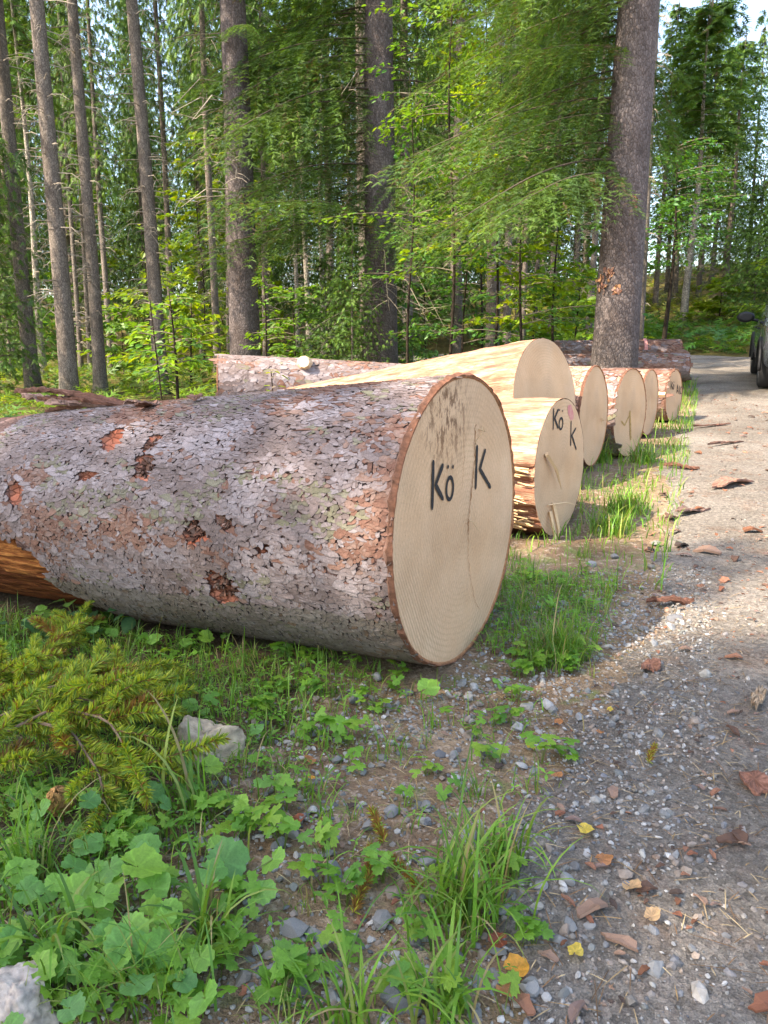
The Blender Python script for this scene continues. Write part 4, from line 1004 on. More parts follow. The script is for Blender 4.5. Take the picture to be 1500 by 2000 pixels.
put_sapling('tall thin beech sapling with layered leaves beside the thick dark trunk', 880, 12.4, 7.5, 401, nb=30, L=2.2, leaf=.10, nl=46, col=MG, lean=-.015, name='beech_sapling')
put_sapling('maple sapling with bright yellow green leaves before the grey trunks', 960, 13.4, 5.4, 402, nb=20, L=1.7, leaf=.15, tm=MAPLE, nl=34, col=YG)
put_sapling('tall backlit maple with glowing leaves high between the big spruces', 935, 17.5, 9.0, 403, nb=32, L=2.0, leaf=.16, tm=MAPLE, nl=40, col=(.20, .30, .025), z0=.4)
put_sapling('blue green beech sapling with flat sprays over the peeled log', 1010, 12.0, 3.6, 404, nb=16, L=1.8, leaf=.10, nl=46, col=BG, name='beech_sapling')
put_sapling('maple sapling with drooping leaves left of the roadside giant', 1075, 13.0, 3.4, 405, nb=14, L=1.4, leaf=.15, tm=MAPLE, nl=34, col=YG)
put_sapling('dark beech sapling at the foot of the thick dark trunk', 905, 13.8, 2.6, 406, nb=16, L=1.5, leaf=.10, nl=46, col=BG, name='beech_sapling')
put_sapling('beech sapling with flat sprays crossing the thick dark trunk', 800, 13.2, 5.2, 412, nb=18, L=1.7, leaf=.10, nl=44, col=BG, name='beech_sapling', z0=.35)
put_sapling('broad dark green beech right of the roadside giant', 1290, 16.5, 4.6, 407, nb=24, L=2.3, leaf=.11, nl=60, col=BG, name='beech_sapling', z0=.5, r0=.06)
put_sapling('bright leafy bush beside the huge grey trunk', 520, 13.6, 2.3, 408, nb=14, L=.8, leaf=.10, nl=50, col=MG)
put_sapling('leafy elder shrub with upright shoots behind the huge log', 345, 10.6, 1.75, 409, nb=16, L=.9, leaf=.13, nl=46, col=(.09, .20, .04), name='elder_shrub', cat='shrub')
put_sapling('thin dark stemmed plant with few leaves before the elder shrub', 316, 9.2, 1.6, 410, nb=6, L=.55, leaf=.13, nl=22, col=(.11, .22, .035), name='elder_shrub', cat='shrub', r0=.012, z0=.45)
put_sapling('small leafy seedling with yellowing leaves before the long grey log', 541, 7.2, .78, 411, nb=7, L=.34, leaf=.09, nl=30, col=(.16, .22, .04), name='maple_seedling', cat='seedling', r0=.008, z0=.45)
put_sapling('bright yellow green maple deep in the forest gap', 405, 24, 7.0, 413, nb=26, L=1.8, leaf=.2, tm=MAPLE, nl=26, col=YG, z0=.2)
put_sapling('sunlit beech thicket beyond the twiggy dark trunk', 300, 22, 4.0, 414, nb=20, L=2.0, leaf=.18, nl=30, col=(.13, .22, .03), z0=.1, name='beech_sapling')
for k, (px, y, H, c_) in enumerate([(60, 22, 2.2, BG), (250, 21, 1.8, MG), (380, 17.5, 2.0, YG), (420, 29, 5.5, YG), (575, 19, 2.2, MG), (660, 20, 2.5, MG), (830, 21, 2.6, BG), (1040, 20, 2.6, MG), (1120, 17, 2.4, YG), (1180, 24, 4.0, MG), (150, 30, 4.0, MG), (1390, 29, 1.6, YG), (720, 30, 7, YG), (500, 33, 8, YG), (200, 36, 9, YG)]):
    put_sapling(['leafy young beech filling the understorey', 'sunny young maple filling the understorey'][k % 2], px, y, H, 430 + k, nb=18, L=1.5 + .1 * H, leaf=.13 + .004 * y, tm=[OVAL, MAPLE][k % 2], nl=30, col=c_, z0=.08, name=['beech_sapling', 'maple_sapling'][k % 2], group=['understorey beeches', 'understorey maples'][k % 2])
put_sapling('bright beech on the bank above the car', 1515, 24, 2.8, 415, nb=20, L=1.6, leaf=.15, nl=40, col=(.15, .25, .03), z0=.15, name='beech_sapling')
# ------------------------------------------------------------------ stones, litter and plants
def on_ground(px, py):
    """where sight lines through photo points meet the ground"""
    px, py = np.atleast_1d(np.asarray(px, float)), np.atleast_1d(np.asarray(py, float))
    d = RV * ((px - 750) / FPX)[:, None] + FV + UV * ((1000 - py) / FPX)[:, None]
    z = np.zeros(len(px))
    for _ in range(7):
        P = CAM + d * ((z - CAM[2]) / d[:, 2])[:, None]; z = .4 * z + .6 * ground(P[:, 0], P[:, 1])
    P[:, 2] = surf(P[:, 0], P[:, 1]); return P
def drop(x, y): 
    x, y = np.asarray(x, float), np.asarray(y, float); return np.stack([x, y, surf(x, y)], -1)
def verge(x, y):
    d, al = road_dist(x, y); return d
def ico(sub=1):
    import bmesh
    b = bmesh.new(); bmesh.ops.create_icosphere(b, subdivisions=sub, radius=.5); v = np.array([q.co for q in b.verts]); b.verts.index_update()
    f = np.array([[q.index for q in p.verts] for p in b.faces]); b.free(); return v, f
def rock_tmpl(seed, sub=2, cuts=11, keep=.27):
    v, f = ico(sub); r = np.random.default_rng(seed); v = v * r.uniform(.75, 1.15, 3)
    for _ in range(cuts):
        n = norm(r.normal(0, 1, 3)); dd = r.uniform(keep * .8, keep * 1.15); q = v @ n; v = v - np.outer(np.clip(q - dd, 0, None) * .92, n)
    v = v * (1 + .05 * (vnoise(v * 7 + seed, seed) - .5))[:, None]; v[:, 2] *= .75
    return v, f, None
ROCKS = [rock_tmpl(s) for s in range(8)]; PEB = [rock_tmpl(s + 30, 1, 7) for s in range(6)]
STC = np.array([(.20, .195, .19), (.25, .245, .24), (.14, .14, .145), (.29, .275, .25), (.21, .185, .16), (.17, .17, .16), (.25, .20, .165), (.36, .345, .33)])
inside_log = [(L1, .46), (L2, .37), (L3, .4), (L4, .38), (L5, .38), (L6, .33), (L7, .3)]
def clear_of_logs(P, pad=.0):
    ok = np.ones(len(P), bool)
    for lg, rr_ in inside_log:
        q = (P - lg.org) @ lg.Mw; ok &= ~((q[:, 0] > -.02) & (q[:, 0] < lg.L) & (np.abs(q[:, 1]) < rr_ * .62 + pad))
    return ok
# single stones one can pick out
r = np.random.default_rng(71); px = r.uniform(480, 1130, 520); py = r.uniform(1290, 2020, 520)
P = on_ground(px, py); d = verge(P[:, 0], P[:, 1]); m = (d < -1.75) & (d > -2.85) & clear_of_logs(P, .02); P = P[m][:215]
hand = [(655, 1490, .035), (747, 1483, .03), (612, 1585, .035), (830, 1582, .04), (765, 1590, .05), (690, 1372, .05), (735, 1325, .05), (1028, 1385, .045), (1065, 1375, .035), (1020, 1500, .04), (745, 1808, .06), (565, 1855, .035), (620, 1858, .035), (575, 1635, .04), (520, 1620, .045), (650, 1720, .05), (700, 1725, .02), (770, 1750, .04), (830, 1690, .045), (815, 1940, .05), (770, 1960, .07), (475, 1915, .03), (945, 1475, .04), (985, 1330, .04), (925, 1345, .045), (880, 1930, .04), (640, 1895, .03)]
HP = on_ground([h[0] for h in hand], [h[1] for h in hand]); sizes = np.concatenate([[h[2] for h in hand], r.lognormal(-3.85, .38, len(P))]); P = np.concatenate([HP, P])
rock_me = []
for k, tm in enumerate(ROCKS):
    for c in range(3):
        g = Geo(); cc = STC[(k * 3 + c) % 8]; g.add(tm[0], tm[1], None, cc); rock_me.append(g.mesh('stone', MAT['stone']))
for k, (p, s) in enumerate(zip(P, sizes)):
    o = obj('stone', rock_me[r.integers(0, len(rock_me))], loc=(p[0], p[1], p[2] + s * .16), rot=(r.normal(0, .3), r.normal(0, .3), r.uniform(0, 6.3)), scale=(s * r.uniform(.8, 1.35), s, s * r.uniform(.7, 1.1)))
    big = s > .034
    tag(o, 'fist sized angular grey stone in the gravel of the verge' if big else 'small angular stone in the gravel of the verge', 'stone', 'larger stones in the verge' if big else 'small stones in the verge')
# stones by the second log and along the road edge
for k, (a, b, s) in enumerate([(1170, 1040, .07), (1200, 1090, .06), (1280, 1065, .06), (1325, 1065, .05), (1180, 1015, .05), (1270, 1110, .05), (1155, 1105, .06), (1210, 1115, .05), (1290, 900, .06)]):
    p = on_ground(a, b)[0]; o = obj('stone', rock_me[(k * 5 + 3) % 24], loc=(p[0], p[1], p[2] + s * .15), rot=(0, .2, k), scale=s)
    tag(o, 'pale stone in the grass between the log ends and the road', 'stone', 'pale stones by the log ends')
# the two boulders
def boulder(label, px_, py_, size, seed, col, rot, planes, sink=.2):
    v, f = ico(5); v = v * 2.0
    for n, dd in planes:
        n = norm(np.array(n, float)); q = v @ n; v = v - np.outer(np.clip(q - dd, 0, None), n)
    v = v * .5 * np.array(size); p = on_ground(px_, py_)[0]; m = max(size)
    v = v + norm(v) * (m * (.24 * (fbm(v / m * 3.5 + 5, seed, 3) - .5) + .10 * (fbm(v / m * 22, seed + 9, 3) - .5)))[:, None]
    c = np.array(col) * (.45 + 1.1 * fbm(v / m * 16, 4, 3))[:, None]
    o = obj('boulder', Geo().add(v, f, None, c), MAT['stone'], smooth=True, loc=(p[0], p[1], p[2] + size[2] * sink), rot=rot); tag(o, label, 'boulder')
boulder('pale rough boulder half sunk beside the mossy spruce twigs', 400, 1475, (.22, .19, .20), 3, (.33, .27, .19), (0, 0, .1), [((-.5, -.6, .45), .62), ((.55, -.55, .35), .66), ((.3, .4, .8), .52), ((-.8, .2, .3), .6), ((0, -.2, 1), .62), ((.9, .1, .1), .8), ((-.1, -1, -.1), .75)], .14)
boulder('pinkish white boulder among the round leaves', 38, 1998, (.14, .13, .13), 8, (.40, .335, .285), (0, 0, .4), [((.6, -.5, .5), .45), ((-.3, -.6, .6), .5), ((.2, .3, .9), .55), ((.9, .2, .2), .6), ((0, -1, .1), .6)], .25)
# gravel: thousands of pebbles
def scatter(n, xr, yr, seed):
    r = np.random.default_rng(seed); return r, r.uniform(xr[0], xr[1], n), r.uniform(yr[0], yr[1], n)
def pebbles(name, label, N, xr, yr, dens, smed, sig, seed, cols=STC, sink=.12, flat=1.0, mat='stone', tm=PEB):
    r, x, y = scatter(N, xr, yr, seed); m = r.random(N) < dens(x, y); x, y = x[m], y[m]; P = drop(x, y)
    m = clear_of_logs(P); P = P[m]; n = len(P); s = smed * r.lognormal(0, sig, n)
    A = zrot(r.uniform(0, 6.3, n)); B = frames(norm(np.stack([np.ones(n), r.normal(0, .35, n), r.normal(0, .3, n)], -1)), roll=r.normal(0, .35, n))
    Mm = np.einsum('nij,njk->nik', A, B) * (s[:, None] * np.stack([r.uniform(.8, 1.4, n), np.ones(n), r.uniform(.6, 1, n) * flat], -1))[:, None, :]
    P[:, 2] += s * sink; c = cols[r.integers(0, len(cols), n)] * r.uniform(.75, 1.2, n)[:, None]; k = r.integers(0, len(tm), n); g = Geo()
    for q in range(len(tm)): w_ = k == q; g.inst(tm[q], Mm[w_], P[w_], c[w_])
    return tag(obj(name, g, MAT[mat]), label, 'gravel' if mat == 'stone' else 'litter', kind='stuff')
def dn_gravel(x, y):
    d = verge(x, y); return sstep(-3.0, -2.5, d) * (d < -1.6) * (.5 + .5 * sstep(.35, .55, fbm(np.stack([x * 3.2, y * 3.2], -1), 61)))
pebbles('gravel', 'loose grey gravel of the verge', 31000, (-.9, 1.5), (.8, 3.3), dn_gravel, .0092, .5, 5)
def dn_road(x, y):
    d = verge(x, y); return (np.abs(d) < 2.1) * (.25 + .75 * sstep(.40, .62, fbm(np.stack([x * 2.1, y * 2.1], -1), 62))) * (.35 + .65 * sstep(-1.5, -.6, d))
ROADC_ = np.array([(.24, .21, .19), (.30, .27, .24), (.17, .155, .15), (.22, .18, .15), (.36, .33, .30), (.20, .14, .105), (.13, .13, .14), (.16, .16, .165)])
pebbles('road_gravel', 'small stones pressed into the road', 27000, (-.1, 2.6), (.8, 3.2), dn_road, .0078, .6, 6, ROADC_, .04, .8)
pebbles('road_gravel', 'stones on the farther road', 11000, (.9, 7.5), (3.0, 11), dn_road, .014, .45, 7, ROADC_, .02, .8)
def chip_tmpl(seed, n=11):
    r = np.random.default_rng(seed); a = np.sort(np.arange(n) / n * 6.283 + r.normal(0, .25, n)); rr_ = .5 * (1 + r.normal(0, .20, n)); x, y = rr_ * np.cos(a), rr_ * np.sin(a) * r.uniform(.4, .75); z = .10 * np.cos(x * 5) + .14 * y ** 2 * 4
    v = np.concatenate([np.stack([x, y, z + .05], -1), np.stack([x * 1.02, y * 1.02, z - .08], -1), [[0, 0, .11]]]); f3 = [[2 * n, k, (k + 1) % n] for k in range(n)]; f4 = [[k, n + k, n + (k + 1) % n, (k + 1) % n] for k in range(n)]
    return v, np.array(f3), np.array(f4)
CHIPS = [chip_tmpl(s) for s in range(8)]
BRK = np.array([(.25, .105, .065), (.29, .14, .09), (.19, .085, .05), (.30, .19, .14), (.13, .075, .055), (.24, .16, .135), (.085, .06, .05)])
def dn_chip(x, y):
    d = verge(x, y); return (d > -2.6) * (d < 1.9) * (.1 + .9 * sstep(.42, .66, fbm(np.stack([x * 1.7, y * 1.7], -1), 63)))
pebbles('bark_litter', 'small crumbs of red bark on the road', 4800, (-.3, 3.2), (.8, 4), dn_chip, .009, .55, 8, BRK, .10, .8, 'chip', CHIPS)
pebbles('bark_litter', 'crumbs of red bark on the farther road', 3200, (1, 7), (3.6, 12), dn_chip, .02, .5, 9, BRK, .10, .8, 'chip', CHIPS)
# single bark chips
r = np.random.default_rng(91); px = np.concatenate([r.uniform(1080, 1520, 92), r.uniform(560, 1100, 26), r.uniform(1200, 1520, 60)]); py = np.concatenate([r.uniform(1130, 2010, 92), r.uniform(1420, 2000, 26), r.uniform(800, 1130, 60)])
P = on_ground(px, py); d = verge(P[:, 0], P[:, 1]); ok = clear_of_logs(P, .03) & (d > -2.6); chip_me = []
for k in range(8):
    for c in range(4): g = Geo(); g.add(CHIPS[k][0], CHIPS[k][1], CHIPS[k][2], BRK[(k + c * 2) % 7] * .85); chip_me.append(g.mesh('bark_chip', MAT['chip']))
for k in np.nonzero(ok)[0]:
    s = r.lognormal(-4.1, .45) * (2.0 if py[k] < 1130 else .95); p = P[k]
    o = obj('bark_chip', chip_me[r.integers(0, 32)], loc=(p[0], p[1], p[2] + .08 * s + .008), rot=(r.normal(0, .15), r.normal(0, .15), r.uniform(0, 6.3)), scale=(s * 1.3, s, s))
    lab = ('red bark chip lying in the verge gravel', 'bark chips in the verge') if px[k] < 1080 else (('flat red brown bark chip on the sandy road', 'bark chips on the road') if py[k] > 1130 else ('bark chip on the sunlit stretch of road past the second log', 'bark chips on the farther road'))
    tag(o, lab[0], 'bark chip', lab[1])
for k, (a, b, sz, rz, lab) in enumerate([(1430, 950, (.42, .13, .012), .25, 'broad dark red bark sheet lying on the road'), (1325, 918, (.28, .06, .015), -.9, 'narrow curled bark sheet at the road edge beside the grass'), (1420, 870, (.5, .045, .012), .2, 'long thin strip of bark across the road'), (1390, 835, (.6, .05, .012), .1, 'far strip of shredded bark across the road'), (1270, 1312, (.075, .055, .010), .5, 'thick reddish bark plate at the verge edge'), (1470, 1545, (.07, .06, .008), 1.2, 'pinkish bark plate on the stony side of the road'), (1310, 1182, (.16, .045, .015), -.5, 'long curled bark flake near the tall grass tuft'), (1480, 1380, (.16, .03, .012), .6, 'pale splintered stick lying on the road'), (1350, 1005, (.26, .08, .012), .1, 'crumbling bark heap on the shaded road')]):
    p = on_ground(a, b)[0]; col = np.array([(.5, .36, .24)]) if 'pale' in lab else REDB
    o = obj('bark_sheet' if 'pale' not in lab else 'stick', slab('s', '', None, sz, 140 + k, cols=col, curl=.2, ragged=.2), MAT['chip'], loc=(p[0], p[1], p[2] + .008), rot=(0, 0, rz + .35)); tag(o, lab, 'bark' if 'pale' not in lab else 'stick')
# dry needles and stalks
def sticks(name, label, N, xr, yr, dens, ln, seed, cols):
    r, x, y = scatter(N, xr, yr, seed); m = r.random(N) < dens(x, y); P = drop(x[m], y[m]); P = P[clear_of_logs(P)]; n = len(P)
    v = np.array([(-.5, .02, 0), (-.5, -.02, 0), (0, -.03, .03), (0, .03, .03), (.5, .012, 0), (.5, -.012, 0)]); tm = (v, None, np.array([[0, 1, 2, 3], [3, 2, 5, 4]]))
    s = ln * r.lognormal(0, .5, n); a = r.uniform(0, 6.3, n); D = np.stack([np.cos(a), np.sin(a), r.normal(.03, .10, n)], -1)
    Mm = frames(D) * np.stack([s, np.full(n, .035), np.full(n, .03)], -1)[:, None, :]; P[:, 2] += .006
    g = Geo().inst(tm, Mm, P, cols[r.integers(0, len(cols), n)] * r.uniform(.7, 1.2, n)[:, None]); return tag(obj(name, g, MAT['twig']), label, 'litter', kind='stuff')
STRAW = np.array([(.30, .19, .09), (.40, .30, .17), (.20, .11, .055), (.34, .24, .13), (.16, .10, .06)])
sticks('dry_litter', 'dry needles and stalks strewn over the verge', 5200, (-1.3, 1.6), (.8, 3.4), lambda x, y: (verge(x, y) < -1.5) * .9, .035, 12, STRAW)
sticks('dry_litter', 'dry needles strewn over the road', 3000, (0, 3), (.8, 4), lambda x, y: (verge(x, y) > -1.7) * .5, .025, 13, STRAW)

# ---- grass
def blade(nseg, bend, seed=0, w0=1.0):
    t_ = np.linspace(0, 1, nseg + 1); a = bend * t_ ** 1.5; x = np.cumsum(np.concatenate([[0], np.sin(a[1:]) / nseg])); z = np.cumsum(np.concatenate([[0], np.cos(a[1:]) / nseg])); wd = w0 * np.sin(np.clip(1 - t_, 0, 1) ** .6 * 1.45) * .5
    L_ = np.stack([x, wd, z], -1)[:-1]; Rr = np.stack([x, -wd, z], -1)[:-1]; tip = [[x[-1], 0, z[-1]]]; v = np.concatenate([L_, Rr, tip]); n = nseg
    return v, np.array([[n - 1, 2 * n - 1, 2 * n]]), np.array([[k, n + k, n + k + 1, k + 1] for k in range(n - 1)])
BL = [blade(4, b) for b in (.4, .9, 1.4, 1.9)]; BLF = [blade(7, b) for b in (.7, 1.3, 1.9, 2.3)]
GR = np.array([(.095, .22, .022), (.12, .26, .028), (.075, .18, .03), (.15, .27, .035), (.20, .25, .06)])
def grass_into(g, P, h, wd, r, cols=GR, lean=None, tm=BL, dry=.06):
    n = len(P); a = r.uniform(0, 6.3, n) if lean is None else lean; A = zrot(a); k = r.integers(0, len(tm), n)
    Mm = A * np.stack([h, wd, h], -1)[:, None, :]; c = cols[r.integers(0, len(cols), n)] * r.uniform(.75, 1.25, n)[:, None]
    dr = r.random(n) < dry; c[dr] = np.array([.34, .27, .13]) * r.uniform(.7, 1.1, dr.sum())[:, None]
    for q in range(len(tm)): m = k == q; g.inst(tm[q], Mm[m], P[m], c[m])
def lush(x, y):
    d = verge(x, y) + .12; nz = fbm(np.stack([x * 2.3, y * 2.3], -1), 81); nn = fbm(np.stack([x * 7, y * 7], -1), 82)
    left = sstep(-2.25, -2.7, d) * sstep(.2, .42, nz + .15)
    strip = (d < -1.85) * (d > -3.0) * (y > 2.3) * sstep(.32, .5, nz) 
    return np.clip(left * .9 + strip * .9 + .12 * (d < -1.8) * (nn > .5), 0, 1) * (d < -1.72)
r, x, y = scatter(46000, (-1.9, 1.6), (.75, 3.6), 21); m = r.random(len(x)) < lush(x, y) * .68; P = drop(x[m], y[m]); P = P[clear_of_logs(P, -.02)]; n = len(P); g = Geo()
grass_into(g, P, .055 * r.lognormal(0, .45, n), r.uniform(.0022, .0045, n), r); tag(obj('grass', g, MAT['grass']), 'short grass growing through the verge', 'grass', kind='stuff')
r, x, y = scatter(26000, (.6, 7), (3.0, 15), 22); m = r.random(len(x)) < ((verge(x, y) < -1.75) * (verge(x, y) > -3.1) * sstep(.30, .48, fbm(np.stack([x * 2, y * 2], -1), 84))); P = drop(x[m], y[m]); P = P[clear_of_logs(P, -.02)]; n = len(P); g = Geo()
grass_into(g, P, .10 * r.lognormal(0, .4, n) * (.8 + .03 * P[:, 1]), r.uniform(.004, .008, n) * (.7 + .08 * P[:, 1]), r, GR * 1.1); tag(obj('grass', g, MAT['grass']), 'bright grass strip between the log ends and the road', 'grass', kind='stuff')
def tuft(label, px_, py_, n, h, wd, spread, seed, tm=BLF, cols=GR, lean=None):
    p = on_ground(px_, py_)[0]; r = np.random.default_rng(seed); g = Geo(); Q = np.stack([r.normal(0, spread, n), r.normal(0, spread, n), np.full(n, -.008)], -1)
    grass_into(g, Q, h * r.lognormal(0, .28, n), wd * r.uniform(.6, 1.2, n), r, cols, None if lean is None else r.normal(lean, .7, n), tm)
    o = obj('grass_tuft', g, MAT['grass'], loc=tuple(p)); tag(o, label, 'grass', 'grass tufts on the verge')
tuft('dense fine bladed grass tuft beside the cut end of the huge log', 1095, 1285, 300, .135, .0036, .045, 1)
tuft('smaller fine grass tuft beside the dense tuft', 1050, 1300, 110, .085, .003, .035, 2)
tuft('large sprawling grass tuft with broad arching blades at the road edge', 905, 1800, 130, .17, .0062, .035, 3)
tuft('broad bladed grass at the foot of the sprawling tuft', 990, 1690, 46, .12, .006, .03, 4)
tuft('stiff upright broad grass blades among the round leaves', 415, 1850, 30, .17, .008, .014, 5)
tuft('long leaning blades beside the pale boulder', 365, 1590, 16, .20, .008, .02, 6, lean=2.6)
tuft('arching broad grass above the pinkish boulder', 120, 1870, 34, .15, .008, .025, 7)
tuft('thin grass tuft among dry stalks', 300, 1940, 90, .13, .004, .04, 8)
tuft('grass tuft in the gravel by the seedlings', 690, 2010, 36, .15, .006, .022, 9)
tuft('broad grass tuft at the lower verge edge', 880, 1990, 40, .13, .007, .03, 10)
tuft('bright sunlit grass tuft by the second log', 1190, 1040, 220, .14, .006, .055, 11, cols=GR * 1.2)
tuft('wide bright grass tuft between second log and road', 1225, 1000, 260, .15, .007, .06, 12, cols=GR * 1.2)
tuft('thin grass tuft in the middle gravel', 750, 1480, 34, .10, .0036, .03, 13)
tuft('yellowing grass tuft on the left with dry stalks', 60, 1720, 60, .16, .005, .03, 14)
tuft('grass tuft under the split log end', 1255, 905, 170, .16, .007, .05, 15)
tuft('wispy grass before the rippled log end', 1165, 905, 150, .22, .007, .05, 16)
for k, (a, b, h) in enumerate([(560, 1250, .09), (430, 1230, .08), (640, 1300, .08), (250, 1210, .08), (480, 1300, .07), (720, 1320, .06), (1010, 1190, .08), (1000, 1150, .08), (1110, 1170, .07), (930, 1560, .08), (620, 1560, .07), (150, 1700, .1), (40, 1600, .12), (220, 1640, .1), (1140, 1090, .12), (560, 1990, .09)]):
    tuft('small grass tuft scattered among the weeds of the verge', a, b, 30, h, .0038, .025, 30 + k)

# ---- leaves with stalks
def round_leaf(seed, n=30, teeth=.07, notch=.72):
    """coltsfoot-like blade, unit radius, stalk at the origin notch; x forward"""
    r = np.random.default_rng(seed); a = np.linspace(-math.pi * .93, math.pi * .93, n); rad = (1 + teeth * np.where(np.arange(n) % 2, 1, -.6)) * (1 - .10 * np.abs(np.sin(a * 2.5))) * (.82 + .18 * np.cos(a)) * r.uniform(.94, 1.06, n)
    rings = []
    for f in (.35, .7, 1.0):
        x = rad * f * np.cos(a) * 1.0 + .35 * f * 0; y = rad * f * np.sin(a); z = .10 * f ** 2 * np.cos(a * 3 + seed) + .06 * np.abs(np.sin(a * 4)) * f - .12 * f ** 2 * np.abs(np.sin(a)) * (seed % 3 - 1)
        rings.append(np.stack([x, y, z], -1))
    v = np.concatenate(rings + [[[0, 0, -.05]]]); f3 = [[3 * n, k, k + 1] for k in range(n - 1)]; f4 = [[q * n + k, (q + 1) * n + k, (q + 1) * n + k + 1, q * n + k + 1] for q in (0, 1) for k in range(n - 1)]
    c = np.concatenate([np.full(n, .92), np.full(n, 1.0), np.full(n, 1.04), [1.15]])
    vein = np.tile(np.where(np.abs(np.sin(a * 2.5)) > .965, 1.25, 1.0), 3); c[:3 * n] *= vein
    return v, f3, f4, c
def leaf_me(fn, seed, col):
    v, f3, f4, c = fn(seed); return Geo().add(v, f3, f4, np.array(col)[None] * c[:, None]).mesh('leaf', MAT['leaf'], True)
CF = [leaf_me(round_leaf, s, col) for s, col in enumerate([(.14, .31, .06), (.17, .34, .06), (.115, .27, .065), (.20, .36, .055), (.10, .24, .07), (.15, .32, .07)])]
def stalk(p0, p1, rad=.0016, col=(.16, .22, .06)):
    g = Geo(); m = (np.array(p0) + np.array(p1)) / 2 + [0, 0, .008]; tube(g, [p0, m, p1], [rad, rad * .9, rad * .7], 4, col, cap=False); return g
def coltsfoot(label, px_, py_, leaves, group='round leaved plants'):
    p = on_ground(px_, py_)[0]; r = np.random.default_rng(int(px_ * 7 + py_)); o = empty('coltsfoot_plant', tuple(p)); tag(o, label, 'plant', group)
    for dx, dy, h, rad in leaves:
        q = np.array([dx, dy, h]); obj('stalk', stalk((0, 0, -.01), tuple(q)), MAT['leaf'], o)
        obj('leaf', CF[r.integers(0, 6)], parent=o, loc=tuple(q), rot=(r.normal(.42, .26), r.normal(0, .25), r.uniform(-1.3, 1.3)), scale=rad)
r = np.random.default_rng(55)
coltsfoot('single round pale green leaf standing in front of the cut face', 833, 1372, [(0, -.01, .05, .042)])
coltsfoot('large pale round leaves in the middle of the leafy patch', 275, 1780, [(0, 0, .09, .052), (-.10, -.03, .06, .040), (.02, -.13, .07, .045), (-.07, .05, .05, .035)])
coltsfoot('flat pale round leaf with darker neighbours beside the gravel', 440, 1740, [(0, 0, .06, .047), (.085, .02, .05, .034), (.075, -.05, .04, .03), (-.03, .07, .04, .03)])
coltsfoot('folded round leaf at the foot of the pale boulder', 410, 1540, [(0, .01, .05, .034), (-.05, -.02, .05, .028)])
coltsfoot('dark curled round leaf in the gravel', 515, 1555, [(0, 0, .04, .032), (.03, .02, .03, .022)])
coltsfoot('pale round leaf standing before the bark of the huge log', 300, 1280, [(0, 0, .06, .042), (.11, .0, .05, .03)])
coltsfoot('round leaves under the belly of the huge log', 400, 1275, [(0, 0, .06, .035), (-.05, -.03, .04, .025)])
coltsfoot('upright pale leaf close to the log bark', 455, 1260, [(0, 0, .07, .026), (-.03, 0, .04, .024)])
coltsfoot('half folded leaf beside dry stalks', 370, 1400, [(0, 0, .03, .03), (.04, -.01, .02, .02)])
coltsfoot('small leaf with pointed lobes near the dark hollow', 500, 1450, [(0, 0, .04, .030)])
coltsfoot('tilted leaf at the upper right of the boulder', 560, 1350, [(0, 0, .03, .028), (.05, .03, .03, .02)])
for k in range(46):
    a, b = r.uniform(-20, 400), r.uniform(1600, 2010)
    if k > 36: a, b = r.uniform(-20, 240), r.uniform(1215, 1300)
    nl = r.integers(1, 4); coltsfoot('round leaved plant crowded in the leafy patch on the verge', a, b, [(r.normal(0, .05), r.normal(0, .05), r.uniform(.03, .08), r.uniform(.02, .038)) for _ in range(nl)], 'crowded round leaved plants')
# lobed buttercup-like plants
def lobed(seed, n=27):
    r = np.random.default_rng(seed); a = np.linspace(-2.75, 2.75, n); lob = .42 + .58 * np.abs(np.cos(a * 1.14 * 1.0 * 1.5 / 1.25)) ** .8; lob = lob * (1 + .12 * np.where(np.arange(n) % 2, 1, -1)) * r.uniform(.93, 1.07, n)
    v = np.concatenate([np.stack([lob * np.cos(a) * .5, lob * np.sin(a) * .5, .05 + 0 * a], -1), np.stack([lob * np.cos(a), lob * np.sin(a), .05 - .10 * lob ** 2 + .06 * np.cos(a * 5)], -1), [[0, 0, 0]]])
    return v, [[2 * n, k, k + 1] for k in range(n - 1)], [[k, n + k, n + k + 1, k + 1] for k in range(n - 1)], np.concatenate([np.full(n, .95), np.full(n, 1.05), [1.1]])
LB = [leaf_me(lobed, s, col) for s, col in enumerate([(.13, .29, .035), (.155, .32, .04), (.105, .25, .04), (.19, .33, .04)])]
def weed(label, px_, py_, n, spread, size, group, h=.05, seed=0):
    p = on_ground(px_, py_)[0]; r = np.random.default_rng(int(px_ * 3 + py_ * 5) + seed); o = empty('buttercup_plant', tuple(p)); tag(o, label, 'plant', group)
    for k in range(n):
        az = r.uniform(0, 6.3); q = (spread * math.cos(az) * r.random(), spread * math.sin(az) * r.random(), h * r.uniform(.4, 1.2)); obj('stalk', stalk((0, 0, -.01), q, .0011), MAT['leaf'], o)
        obj('leaf', LB[r.integers(0, 4)], parent=o, loc=q, rot=(r.normal(0, .3), r.normal(0, .3), az), scale=size * r.uniform(.65, 1.2))
